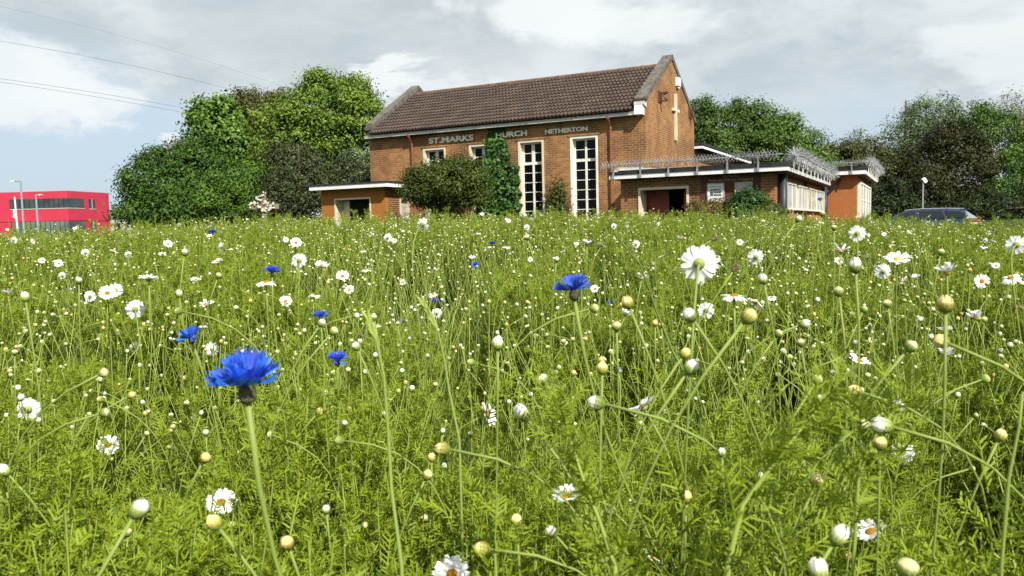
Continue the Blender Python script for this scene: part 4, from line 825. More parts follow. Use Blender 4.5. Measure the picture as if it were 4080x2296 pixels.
def bud_meshes(kind, seed):
    r_ = random.Random(seed); g = MB().lathe([(.20, -1.0), (.50, -.86), (.80, -.52), (.95, -.08), (.97, .26), (.88, .50), (.5, .62)], 12)
    for z0, r0, z1, r1 in ((-.92, .40, -.40, .90), (-.55, .78, .02, 1.0), (-.12, .95, .42, .98)):
        for i in range(11):
            a = 2 * PI * (i + (.5 if z0 > -.6 else 0)) / 11 + r_.gauss(0, .06); u = Vector((math.cos(a), math.sin(a), 0)); s = Vector((-math.sin(a), math.cos(a), 0)); zm = (z0 + z1) / 2; rm = (r0 + r1) / 2
            g.add([u * (r0 + .01) + Vector((0, 0, z0)), u * (rm + .05) + s * .20 + Vector((0, 0, zm)), u * (r1 + .09) + Vector((0, 0, z1)), u * (rm + .05) - s * .20 + Vector((0, 0, zm))], [(0, 1, 2, 3)])
    
    t = MB(); n = 11; hgt = {'g': .62, 'y': .85, 'w': .95, 'o': 1.3}[kind]; rad = {'g': .78, 'y': .80, 'w': .85, 'o': .95}[kind]
    for i in range(n):
        a = 2 * PI * i / n + r_.gauss(0, .1); u = Vector((math.cos(a), math.sin(a), 0)); s = Vector((-math.sin(a), math.cos(a), 0)); h = hgt * r_.uniform(.8, 1.15); op = r_.uniform(.1, .5) if kind in 'wo' else .1
        vs = []
        for k, (z, rr, w) in enumerate(((.42, .90, .26), (.42 + h * .35, rad * 1.02, .27), (.42 + h * .75, rad * (.62 + op * .5), .22), (.42 + h, rad * (.25 + op * .8), .10))):
            for c in (-1, 1): vs.append(u * rr + s * w * c + Vector((0, 0, z)))
        t.add(vs, [(k * 2, k * 2 + 1, k * 2 + 3, k * 2 + 2) for k in range(3)])
    t.lathe([(.86, .45), (.7, .42 + hgt * .5), (.25, .42 + hgt * .85)], 8)
    return g.mesh('calyx', BUDY if kind == 'y' else BUDG, True), t.mesh('petal_tip', {'g': TIPG, 'y': TIPY, 'w': TIPW, 'o': TIPW}[kind], True)
BUD = {k: [bud_meshes(k, 70 + i) for i in range(3)] for k in 'gywo'}
def floret(m, a, e, L, wid, r_, base, lobes=6):
    u = Vector((math.cos(a), math.sin(a), 0)); s = Vector((-math.sin(a), math.cos(a), 0)); d = u * math.cos(e) + Vector((0, 0, math.sin(e))); nr = s.cross(d)
    d2 = (d - nr * .25 + u * .1).normalized(); o = u * base + Vector((0, 0, .02)); vs = [o - s * .03, o + s * .03]; mid = o + d * L * .45
    cup = .22; row1 = []; K = lobes
    for j in range(K + 1):
        f = j / K * 2 - 1; row1.append(mid + s * wid * .55 * f + nr * (-cup * wid * (f * f) * -1) * .6)
    row2 = [o + d * L * .45 + d2 * L * .30 * (1 - .15 * (j / K * 2 - 1) ** 2) + s * wid * .85 * (j / K * 2 - 1) + nr * cup * wid * (j / K * 2 - 1) ** 2 + Vector((r_.gauss(0, .015), r_.gauss(0, .015), r_.gauss(0, .02))) for j in range(K + 1)]
    tips = []
    for j in range(K):
        f = (j + .5) / K * 2 - 1; tips.append(o + d * L * .45 + d2 * L * (.50 - .14 * f * f) * r_.uniform(.88, 1.12) + s * wid * 1.15 * f + nr * (cup * 1.2 * wid * f * f + r_.gauss(0, .03)))
    b = 2; vs += row1 + row2 + tips; n1 = K + 1; fs = [(0, 1, b + K, b)] if False else []
    for j in range(K):
        fs.append((0 if j < K / 2 else 1, b + j, b + j + 1)); fs.append((b + j, b + n1 + j, b + n1 + j + 1, b + j + 1)); fs.append((b + n1 + j, b + 2 * n1 + j, b + n1 + j + 1))
    fs.append((0, b + K // 2, 1)); m.add(vs, fs)
def cornflower_meshes(seed, mt, gap=None, e0=.22, dens=13):
    r_ = random.Random(seed); m = MB()
    for i in range(dens):
        a = 2 * PI * i / dens + r_.gauss(0, .12)
        if gap and any(abs((a - g + PI) % (2 * PI) - PI) < .33 for g in gap): continue
        floret(m, a, e0 + r_.gauss(0, .30), r_.uniform(.88, 1.04), .42, r_, .12)
    for i in range(10): floret(m, r_.uniform(0, 2 * PI), min(1.35, e0 + .55 + r_.gauss(0, .2)), r_.uniform(.74, .95), .30, r_, .08, 6)
    me = m.mesh('ray_florets', mt, False); c = MB()
    for i in range(16):
        a = r_.uniform(0, 2 * PI); e = r_.uniform(.8, 1.5); l = r_.uniform(.28, .46); d = Vector((math.cos(a) * math.cos(e), math.sin(a) * math.cos(e), math.sin(e)))
        c.tube([d * .05, d * l * .8, d * l + Vector((math.cos(a) * .04, math.sin(a) * .04, 0))], [.022, .03, .012], 5)
    return me, c.mesh('inner_florets', PURP)
CORN = {'big': [cornflower_meshes(5, BLUE, gap=None, e0=.62, dens=15)], 'split': [cornflower_meshes(9, VIOB, gap=[-1.57, 1.57], e0=.55, dens=14)], 'side': [cornflower_meshes(20 + i, BLUE if i % 2 else VIOB, gap=[-1.4] if i == 0 else None, e0=.55) for i in range(4)], 'open': [cornflower_meshes(60, BLUE, e0=.1)], 'pale': [cornflower_meshes(33, PALEB, gap=[-1.57], e0=.3, dens=9)], 'tuft': [cornflower_meshes(44 + i, VIOB, e0=1.05, dens=9) for i in range(2)]}
INVM = [MB().lathe([(.05, -.50), (.17, -.46), (.235, -.34), (.24, -.20), (.19, -.06), (.15, .03)], 14).mesh('involucre', mm, True) for mm in (INVO, INVD)]
def stem_curve(P, N, base, n=14, stiff=.38):
    P, N, base = Vector(P), Vector(N), Vector(base); L = (P - base).length
    return [Vector(v) for v in bez(np.array(base), np.array(base + Vector((0, 0, L * .45)) + (P - base) * .05), np.array(P - N * L * stiff), np.array(P), n)]
def frame(P, N, s, spin):
    q = Vector(N).normalized().to_track_quat('Z', 'Y'); return Matrix.Translation(P) @ q.to_matrix().to_4x4() @ Matrix.Rotation(spin, 4, 'Z') @ Matrix.Scale(s, 4)
FLOWERS = []
def spray_mesh(seed):
    r_ = random.Random(seed); Q = []
    for i in range(9):
        az = i * 2.4 + r_.gauss(0, .3); el = r_.uniform(.2, 1.1); b0 = np.array([0, 0, -.075 + .017 * i]); ln = r_.uniform(.03, .055)
        d = np.array([math.cos(az) * math.cos(el), math.sin(az) * math.cos(el), math.sin(el)]); sd = unit(np.cross(d, np.array([0, 0, 1.0]) + rng.normal(size=3) * .3)); up = np.cross(sd, d); tip = b0 + d * ln
        Q.append([b0 - sd * .001, b0 + sd * .001, tip + sd * .0006, tip - sd * .0006])
        for j in range(7):
            f = (j + .8) / 7; c = b0 + d * ln * f; l2 = ln * .34 * (1 - .55 * abs(f - .45))
            for sg in (-1, 1):
                e = unit(d * .75 + sd * sg * .8 + up * rng.normal(.15, .35)); w2 = unit(np.cross(e, up + rng.normal(size=3) * .4)) * .0014; tp = c + e * l2; Q.append([c - w2 * .7, c + w2 * .7, tp + w2 * .5, tp - w2 * .5])
    return quad_mesh('leaves', np.array(Q), LEAFT)
SPRAY = [spray_mesh(i) for i in range(5)]
def flower(kind, name, cat, P, N, s, parts, stem_r, base=None, look='', group=None, spin=None, mt=HEADSTEM, neck=.2, stiff=.38, px=None, leafy=1):
    P = Vector(P); N = Vector(N).normalized()
    if base is None: base = (P.x + random.gauss(0, .05), P.y + random.gauss(.02, .05), 0)
    b = Vector((base[0], base[1], 0)); b.z = ground_z(b.x, b.y) - .01
    t = thing(name, None, cat, b, 0, group); off = Matrix.Translation(-b)
    pts = stem_curve(P - N * neck * s, N, b, 16, stiff); m = MB(); r = [stem_r * (1.1 - .25 * i / 15 + (.35 if i > 13 else 0)) for i in range(16)]
    m.tube([p - b for p in pts], r, 7); m.build('stem', mt, t, True)
    if leafy:
        for f_ in (6, 9) if leafy > 1 else (7,):
            tg = (pts[f_ + 1] - pts[f_]).normalized(); link(random.choice(SPRAY), 'leaves', t, M=off @ frame(pts[f_], tg, 1.0, random.uniform(0, 6.28)))
    F = off @ frame(P, N, s, random.uniform(0, 6.28) if spin is None else spin)
    for nm, me in parts: link(me, nm, t, M=F)
    d_ = (P - EYE).dot(FW); FLOWERS.append(dict(o=t, kind=kind, look=look, px=px or pix(P), d=d_, wpx=2 * s * FPX / d_)); return t
def dirs(P, typ):
    P = Vector(P); c = (EYE - P).normalized(); r = Vector((c.y, -c.x, 0)).normalized() * -1; U = Vector((0, 0, 1)); j = Vector((random.gauss(0, .15), random.gauss(0, .15), random.gauss(0, .1)))
    right = Vector((1, 0, 0))
    base = {'F': c * .8 + U * .55, 'E': U * 1.0 + c * .22, 'B': -c * .92 + U * .06, 'S': U * 1.0 - c * .05, 'L': -right * .95 + U * .25 - c * .1, 'R': right * .95 + U * .25, 'l': -right * .55 + U * .8, 'r': right * .55 + U * .8, 'D': right * .75 - U * .55 + c * .3, 'u': U}[typ]
    return (base + j).normalized()
LOOK_D = {'F': 'open daisy with yellow eye facing us', 'E': 'white daisy seen edge-on', 'B': 'white daisy seen from behind', 'S': 'white daisy seen from the side', 'L': 'white daisy turned left', 'R': 'white daisy turned right', 'D': 'white daisy drooping to the right', 'l': 'white daisy leaning left', 'r': 'white daisy leaning right'}
GD, GB, GC = 'white daisies scattered through the meadow', 'pale flower buds on stems in the meadow', 'blue cornflowers scattered through the meadow'
def daisy(x, y, w, typ, style=None, look=None, P=None, R=.0175, base=None):
    if P is None:
        d = FPX * 2 * R * 3.984 / w; P = EYE + ray(x / 3.984, y / 3.984) * d
    st = style or {'F': random.choice(('flat', 'flat', 'dense')), 'E': random.choice(('flat', 'droop')), 'B': 'flat', 'S': random.choice(('cup', 'droop', 'half')), 'L': 'half', 'R': 'flat', 'D': 'droop', 'l': 'flat', 'r': 'flat'}[typ]
    N = dirs(P, typ); parts = [('ray_petals', random.choice(PET[st])), ('disc', random.choice((DISCM, DISCM, DISCM2)) if typ != 'F' else DISCM), ('calyx', CUPM)]
    return flower('daisy', 'daisy', 'daisy', P, N, R, parts, .0011, base, look or LOOK_D[typ], GD)
LOOK_B = {'g': 'closed green flower bud', 'y': 'yellowish flower bud', 'w': 'cream flower bud with white tip', 'o': 'half open white flower bud'}
def bud(x, y, w, typ='g', dr='u', P=None, R=.0058, lean=None):
    if P is None:
        d = FPX * 2 * R * 3.984 / w; P = EYE + ray(x / 3.984, y / 3.984) * d
    N = dirs(P, dr); g, t_ = random.choice(BUD[typ]); base = None; R *= .9
    if lean is not None: base = (P.x + lean, P.y + .03)
    return flower('bud', 'flower_bud', 'flower bud', P, N, R, [('calyx', g), ('petal_tip', t_)], .00095 if R > .0045 else .0008, base, LOOK_B[typ], GB, neck=.95, stiff=.34, leafy=2 if R > .0045 else 1)
def corn(x, y, w, style, typ='S', look='', R=.0195, base=None, spin=None, dark=1):
    d = FPX * 2 * R * 3.984 / w; P = EYE + ray(x / 3.984, y / 3.984) * d
    N = dirs(P, typ); k = random.randrange(len(CORN[style])); a, c = CORN[style][k]
    return flower('cornflower', 'cornflower', 'cornflower', P - N * .1 * R, N, R, [('ray_florets', a), ('inner_florets', c), ('involucre', INVM[dark])], .0014, base, look, GC, spin=spin, neck=.48)
# ------------------------------------------------------------------ flowers picked out one by one
c1 = corn(2 * 490, 1518, 309, 'big', 'u', 'largest, closest bright blue cornflower with brown green base', R=.0215, base=(.0, .50), spin=0.2, dark=0)
c1['label'] = 'largest and closest bright blue cornflower on a thick bending stem, left of centre'
for (x, y, w, st, ty, lk) in [
    (757, 1340, 107, 'side', 'E', 'frilly light blue cornflower just above left of the largest one'), (847, 926, 37, 'side', 'S', 'blue cornflower perched above a small daisy near the meadow skyline, left'), (441, 975, 15, 'tuft', 'S', 'tiny blue cornflower far back near the left bushes'),
    (280, 1158, 33, 'side', 'E', 'small blue cornflower near the left edge beside a white bud'), (291, 1451, 12, 'tuft', 'S', 'tiny dark blue cornflower low in the foliage at the left'), (859, 895, 9, 'tuft', 'S', 'tiny blue cornflower on the skyline of the meadow, left of the porch'),
    (1085, 1082, 72, 'side', 'S', 'blue cornflower directly above a drooping white daisy'), (1213, 965, 21, 'side', 'S', 'small blue cornflower touching the right side of an open daisy'), (1225, 922, 8, 'tuft', 'S', 'tiny blue cornflower near the skyline below the porch door'),
    (1277, 1260, 72, 'side', 'S', 'blue cornflower rising behind a yellowish bud, above right of the largest'), (1345, 1432, 92, 'split', 'E', 'two lobed blue cornflower with purple centre, right of the largest'), (1279, 1156, 22, 'tuft', 'R', 'half closed blue cornflower pointing right on a curved stem'),
    (1962, 971, 31, 'side', 'S', 'blue cornflower below the middle tall church window'), (1893, 1056, 37, 'side', 'E', 'blue cornflower mid meadow beneath the church wall, beside buds'), (1624, 1049, 10, 'tuft', 'S', 'tiny purple blue cornflower bud mid meadow'),
    (1675, 1090, 20, 'side', 'S', 'small blue cornflower mid meadow, alone left of a flower pair'), (1742, 1128, 26, 'side', 'S', 'left one of a close pair of blue cornflowers'), (1766, 1126, 24, 'side', 'S', 'right one of a close pair of blue cornflowers'), (1735, 1203, 40, 'side', 'S', 'blue cornflower under a white daisy, below the close blue pair'),
    (1606, 1281, 30, 'pale', 'E', 'faded lilac cornflower below a cream bud, left of its twin'), (1637, 1287, 26, 'pale', 'S', 'faded lilac cornflower, right one of the pale two'), (1782, 998, 11, 'tuft', 'S', 'tiny faded blue cornflower beyond the mid meadow'),
    (2430, 1207, 31, 'side', 'E', 'small blue cornflower behind a bent bud stem, right of the second largest'), (2068, 1028, 16, 'tuft', 'S', 'tiny bright blue cornflower beside a dark bent stalk'), (2452, 902, 11, 'tuft', 'S', 'tiny blue cornflower in front of the brick wall near the entrance'),
    (3191, 1074, 29, 'tuft', 'S', 'deep blue tufted cornflower beside a cream bud at the right'), (3267, 795, 23, 'side', 'S', 'blue cornflower rising against the orange end wall of the annex'), (3642, 1195, 9, 'tuft', 'S', 'tiny lilac cornflower low among the right hand daisies'), (3036, 1102, 19, 'pale', 'S', 'small faded blue cornflower above a half open bud at the right'),
    (1865, 1576, 26, 'side', 'S', 'dark blue cornflower sunk in shade near the drooping daisy')]:
    corn(x, y, w, st, ty)['label'] = lk
c22 = corn(2283, 1150, 164, 'side', 'u', base=(.24, .80), spin=.4); c22['label'] = 'second largest blue cornflower on an upright stem, in front of the church middle'
c29 = corn(3572, 2290, 125, 'side', 'F'); c29['label'] = 'blue cornflower cut off by the bottom edge, behind a round bud at lower right'
for a in [(428, 1169, 64, 'F'), (459, 1155, 56, 'B'), (592, 1113, 79, 'E', 'flat'), (538, 1232, 76, 'B'), (358, 1181, 45, 'B'), (234, 1050, 33, 'F'), (669, 973, 36, 'F'), (883, 983, 37, 'L', 'flat'), (867, 1044, 47, 'E'), (837, 941, 28, 'E'), (453, 1005, 36, 'r'), (340, 1007, 32, 'B'), (780, 1117, 44, 'E'), (822, 1216, 71, 'E', 'half'), (32, 1171, 56, 'S'), (535, 1385, 46, 'B'), (845, 1391, 56, 'B'), (218, 1430, 44, 'S', 'cup'), (130, 962, 22, 'F'), (63, 977, 20, 'S'), (879, 1193, 38, 'S'),
          (1179, 968, 45, 'F'), (1192, 1038, 60, 'B'), (1281, 1060, 60, 'E', 'flat'), (1364, 1102, 55, 'F'), (1392, 1155, 43, 'F'), (1138, 1201, 49, 'F', 'dense'), (1061, 1127, 84, 'E', 'droop'), (1604, 1126, 31, 'F'), (1545, 947, 34, 'B'), (1485, 942, 36, 'S'), (1683, 893, 60, 'B', 'cup'), (1725, 1173, 43, 'E'), (1741, 1248, 42, 'B'), (1252, 1179, 53, 'E'), (1491, 1306, 58, 'E', 'half'), (1222, 1351, 43, 'E', 'half'), (1479, 1064, 29, 'S'), (1455, 1076, 38, 'E'), (2016, 985, 44, 'S'), (1448, 1000, 28, 'S'),
          (2867, 1046, 48, 'R'), (2339, 975, 53, 'S', 'cup'), (2396, 980, 44, 'r'), (3012, 1024, 64, 'B'), (2602, 1056, 37, 'r', 'cup'), (2557, 1110, 60, 'S', 'cup'), (2925, 1183, 112, 'E', 'droop'), (3010, 1205, 80, 'r', 'droop'), (2814, 1236, 66, 'B'), (2491, 1255, 60, 'r', 'cup'), (2149, 999, 25, 'R'), (2246, 1003, 28, 'E'), (2333, 914, 23, 'S'), (2709, 953, 40, 'S'),
          (3351, 1001, 82, 'E', 'half'), (3575, 1036, 90, 'E', 'flat'), (3519, 1082, 62, 'B'), (3602, 1117, 44, 'D'), (3650, 1110, 46, 'S'), (3773, 1086, 97, 'S', 'cup'), (3416, 930, 66, 'B'), (4050, 975, 76, 'B'), (3911, 1121, 58, 'F'), (3955, 1060, 42, 'r'), (4028, 1110, 78, 'E'), (3888, 1268, 80, 'S', 'cup'), (3915, 1262, 46, 'r'), (3767, 1323, 70, 'S', 'cup'), (3763, 1415, 92, 'E', 'cup'), (3709, 1391, 48, 'S'), (3909, 1428, 46, 'F', 'half'), (3820, 1333, 40, 'r'), (3424, 1442, 90, 'E'), (3472, 1367, 55, 'S', 'half'), (3266, 937, 30, 'R'), (3325, 1327, 44, 'S'), (3919, 997, 42, 'S'), (3620, 927, 21, 'F'), (3598, 985, 27, 'E'), (3450, 1027, 30, 'S', 'cup'),
          (113, 1631, 88, 'B', 'dense'), (431, 1776, 84, 'F', 'flat'), (882, 2003, 118, 'F', 'dense'), (583, 2098, 54, 'B', 'half'), (622, 2133, 42, 'F', 'half'), (1212, 1544, 49, 'S'), (1940, 1651, 96, 'R', 'flat'), (1870, 1959, 42, 'R', 'half'), (2564, 1624, 126, 'l', 'flat'), (2261, 1980, 128, 'E', 'flat'), (2600, 2240, 128, 'r', 'flat'), (2446, 1730, 48, 'S', 'cup'), (3471, 2122, 136, 'l', 'flat'), (3595, 1800, 92, 'B'), (3553, 1886, 70, 'r', 'half'), (3296, 1562, 46, 'D'), (3749, 1865, 70, 'L', 'cup'), (4057, 2230, 74, 'S'), (3075, 1752, 44, 'D'), (1801, 2290, 150, 'F', 'dense'), (4085, 1762, 70, 'S')]:
    daisy(*a)
d43 = daisy(2786, 1050, 148, 'B', 'dense'); d43['label'] = 'large white daisy seen from behind with yellow green underside, right of centre'
for a in [(549, 2035, 78, 'w', 'r', -.03), (856, 2084, 68, 'y', 'l', .06), (923, 2093, 36, 'g', 'u', .0), (818, 1825, 47, 'y', 'r', -.05), (412, 1486, 44, 'g', 'R', -.12), (522, 1575, 34, 'y', 'R', -.1), (415, 1644, 42, 'g', 'R', -.1), (152, 1480, 28, 'g', 'u', 0), (403, 1592, 30, 'y', 'L', .08), (607, 1954, 23, 'y', 'u', -.03), (23, 1880, 44, 'o', 'l', .04),
          (1145, 2165, 62, 'y', 'u', .01), (1769, 1788, 60, 'y', 'L', .12), (1702, 1895, 44, 'y', 'r', -.06), (1720, 1825, 36, 'y', 'u', .02), (1499, 2165, 37, 'y', 'l', .05), (1354, 1756, 42, 'g', 'L', .12), (1693, 2066, 37, 'g', 'u', .03), (1925, 2188, 66, 'y', 'L', .12), (1270, 1641, 33, 'y', 'r', -.03), (1323, 1634, 27, 'y', 'u', 0), (1386, 1799, 27, 'y', 'u', 0), (1278, 2043, 31, 'y', 'u', 0), (1650, 2185, 35, 'g', 'u', 0), (1769, 1860, 27, 'w', 'u', 0), (1339, 1693, 28, 'o', 'r', 0), (1064, 1892, 27, 'y', 'u', 0),
          (2165, 1514, 51, 'g', 'l', .04), (2384, 1606, 66, 'w', 'L', .12), (2400, 1472, 51, 'y', 'u', -.01), (2750, 1469, 63, 'w', 'r', -.05), (2734, 1984, 53, 'y', 'u', 0), (2058, 2076, 51, 'y', 'u', .02), (2202, 2122, 49, 'w', 'l', .05), (2436, 2033, 46, 'g', 'l', .03), (2508, 2002, 39, 'g', 'u', 0), (2088, 1655, 62, 'o', 'l', .02),
          (3440, 1700, 61, 'g', 'u', -.03), (3507, 1771, 56, 'y', 'u', .01), (3410, 1559, 58, 'y', 'L', .08), (3377, 1585, 46, 'y', 'l', -.02), (3252, 1917, 60, 'y', 'r', -.05), (3985, 1737, 52, 'y', 'r', -.05), (3615, 2266, 96, 'g', 'u', .02), (3255, 1514, 46, 'g', 'r', -.1), (3924, 1510, 40, 'g', 'R', -.08), (3379, 2220, 41, 'y', 'u', 0), (3219, 1819, 37, 'g', 'r', -.03), (3335, 2145, 74, 'o', 'r', -.05), (3559, 1624, 56, 'o', 'R', -.06), (3528, 1696, 70, 'o', 'L', .10), (3266, 2285, 80, 'o', 'u', 0),
          (3767, 1217, 70, 'y', 'u', -.03), (3408, 1068, 52, 'o', 'u', -.06), (3341, 1163, 46, 'g', 'u', -.04), (3755, 1361, 66, 'y', 'L', .14), (3628, 1381, 57, 'g', 'r', -.06), (3535, 1211, 39, 'g', 'u', 0), (3749, 1005, 29, 'g', 'u', 0), (3323, 908, 25, 'g', 'u', 0), (3442, 1234, 31, 'g', 'r', -.1), (3191, 1367, 39, 'g', 'u', 0), (3197, 1292, 37, 'o', 'R', -.06), (3100, 1331, 37, 'g', 'r', -.05),
          (2980, 1264, 69, 'y', 'r', -.08), (2751, 1260, 60, 'w', 'l', .07), (2456, 1300, 45, 'g', 'u', 0), (2501, 1209, 54, 'y', 'l', .07), (2727, 1411, 46, 'y', 'r', -.05), (2400, 1442, 41, 'y', 'u', 0), (2610, 1290, 27, 'y', 'u', 0), (2634, 1296, 25, 'g', 'u', 0), (2365, 1228, 40, 'g', 'R', -.1), (2099, 947, 26, 'g', 'u', -.05), (2218, 1036, 22, 'w', 'u', 0), (3040, 1115, 42, 'w', 'u', .0),
          (1279, 1290, 33, 'w', 'r', -.04), (1416, 1258, 27, 'w', 'R', -.06), (1491, 1266, 27, 'w', 'u', 0), (1329, 1320, 40, 'g', 'r', -.06), (1420, 1383, 36, 'w', 'l', .04), (1497, 1418, 24, 'w', 'u', 0), (1983, 1375, 48, 'o', 'u', -.02), (1879, 1444, 33, 'g', 'L', .06), (315, 1121, 26, 'w', 'u', 0), (735, 1009, 28, 'w', 'u', .02), (715, 1175, 28, 'o', 'u', 0), (871, 1098, 28, 'g', 'r', -.06), (59, 1405, 27, 'g', 'u', 0), (713, 1240, 35, 'g', 'L', .1), (101, 1189, 36, 'o', 'u', 0), (3276, 852, 26, 'g', 'u', 0), (3180, 875, 28, 'w', 'r', 0)]:
    bud(a[0], a[1], a[2], a[3], a[4], lean=a[5])
# seed heads and grass stalks -----------------------------------------
def seed_head(x, y, w, dr, label, base):
    R = .011; d = FPX * 2 * R * 3.984 / w; P = EYE + ray(x / 3.984, y / 3.984) * d; N = dirs(P, dr); r_ = random.Random(int(x)); m = MB()
    for i in range(60):
        f = r_.random(); a = r_.uniform(0, 6.28); rr = .42 * math.sin(PI * min(1, f * .9 + .08)); z = -1 + 2 * f; c = Vector((math.cos(a) * rr, math.sin(a) * rr, z)); e = c + Vector((math.cos(a) * .16, math.sin(a) * .16, .26))
        m.tube([c * .8, c, e], [.05, .09, .02], 4)
    m.lathe([(.1, -1), (.34, -.6), (.38, 0), (.28, .6), (.05, 1.0)], 8)
    t = flower('seed', 'seed_head', 'seed head', P, N, R, [('spikelets', m.mesh('spikelets', SEEDB))], .0012, (P.x + base[0], P.y + base[1]), '', 'drooping brown seed heads', neck=.95); t['label'] = label
seed_head(2848, 951, 34, 'R', 'drooping brown seed head on a hooked stalk above the large white daisy', (-.16, .02)); seed_head(2931, 1066, 46, 'r', 'greenish brown seed head just right of the large white daisy', (-.2, .02))
seed_head(4050, 1224, 40, 'L', 'dark brown seed head at the right edge', (-.08, .02)); seed_head(3377, 1418, 52, 'R', 'brown seed head lying sideways in front of a daisy at the right', (-.2, .02)); seed_head(1436, 1335, 32, 'L', 'grey brown seed head left of a green grass stalk mid meadow', (.05, .02)); seed_head(1194, 2037, 34, 'L', 'withered brown seed head low in the foreground left of centre', (.14, .02))
def stalk(pts, r, label, mt, name='grass_stalk', spike=False):
    P = [EYE + ray(x / 3.984, y / 3.984) * d for x, y, d in pts]; g = Vector((P[-1].x, P[-1].y, 0)); g.z = ground_z(g.x, g.y); t = thing(name, label, 'grass stalk', g); Q = [p - g for p in P] + [Vector((0, 0, 0))]
    if name == 'leafy_stem':
        for i in range(len(Q) - 1):
            for f in ((.02, .3, .6) if i == 0 else (.25,)):
                c = Q[i].lerp(Q[i + 1], f); link(random.choice(SPRAY), 'leaves', t, M=frame(c, (Q[i] - Q[i + 1]), .72 if i else .55, random.uniform(0, 6.28)))
    m = MB(); m.tube(Q, [r * ((.18 if name == 'leafy_stem' and i == 0 else .5) + .6 * i / len(Q)) for i in range(len(Q))], 6); m.build('stem', mt, t, True)
    if spike:
        s = MB(); a, b = Q[0], Q[1]
        for i in range(18):
            f = i / 18; c = a.lerp(b, f); sd = Vector((.3 * (1 if i % 2 else -1), random.gauss(0, .1), 0)); e = c + ((a - b).normalized() + sd).normalized() * .010; s.tube([c, c.lerp(e, .5), e], [.0007, .0011, .0002], 4)
        s.build('seed_spike', STEMM, t)
stalk([(2447, 927, 1.1), (2500, 995, 1.1), (2548, 1050, 1.1), (2585, 1150, 1.1), (2614, 1236, 1.1), (2680, 1400, 1.08), (2790, 1600, 1.05)], .0020, 'long dark green bent stalk crossing the meadow right of the second largest cornflower', mat('dark_stalk', (.09, .14, .02), .5))
stalk([(1466, 1272, .62), (1500, 1360, .62), (1530, 1500, .62), (1545, 1700, .62), (1560, 1950, .62), (1600, 2250, .60)], .0017, 'tall green grass stalk with a pale spike rising in the middle foreground', HEADSTEM, spike=True)
stalk([(1683, 1205, .75), (1745, 1320, .75), (1770, 1430, .75), (1790, 1560, .75), (1830, 1750, .74)], .0014, 'second green grass stalk with a spike, right of the middle one', HEADSTEM, spike=True)
stalk([(3250, 1640, .48), (3080, 1850, .48), (2960, 2010, .48), (2900, 2250, .47)], .0022, 'thick yellow green leafy stem leaning right in the right foreground', STEMM, 'leafy_stem')
stalk([(2262, 1720, .55), (2320, 1900, .55), (2390, 2080, .55), (2450, 2260, .54)], .002, 'yellow green leafy stem leaning left in the middle foreground', STEMM, 'leafy_stem')
stalk([(3560, 1640, .55), (3470, 1760, .55), (3420, 1900, .55), (3400, 2250, .55)], .0018, 'straight green leafy stem behind the right hand bud cluster', STEMM, 'leafy_stem')
stalk([(4075, 1560, .45), (4060, 1700, .45), (4020, 1900, .45), (3990, 2250, .45)], .0014, 'broad pale grass stem bending at the right edge', HEADSTEM)
# ------------------------------------------------------------------ the rest of the meadow
def in_view(x, y, m=1.15): return y > .25 and abs(x) < (y * .64 * m + .25)
def scatter(n, dmin, dmax, dens, A=.70):
    out = []
    while len(out) < n:
        d = math.sqrt(random.uniform(dmin ** 2, dmax ** 2)); a = random.uniform(-A, A); x, y = d * math.sin(a), d * math.cos(a)
        if random.random() < dens(d): out.append((x, y, d))
    return out
# small daisies further back: each one its own object
for x, y, d in scatter(165, 1.9, 7.6, lambda d: .55 if d < 3 else 1.0):
    z = 1.0 + canopy(x, y) + random.uniform(-.03, .05) + .02; P = Vector((x, y, z))
    daisy(0, 0, 0, random.choice('FFEEESSBlr'), P=P, R=random.uniform(.011, .0165))
nb = sum(1 for f in FLOWERS if f['kind'] == 'bud')
for x, y, d in scatter(296 - nb, .75, 2.2, lambda d: .3 + .7 * min(1, d / 2.2)):
    z = 1.0 + canopy(x, y) + random.gauss(.0, .035); bud(0, 0, 0, random.choice('gggywwoo'), random.choice('uulrLR'), P=Vector((x, y, z)), R=random.uniform(.0032, .0048), lean=random.gauss(0, .05))
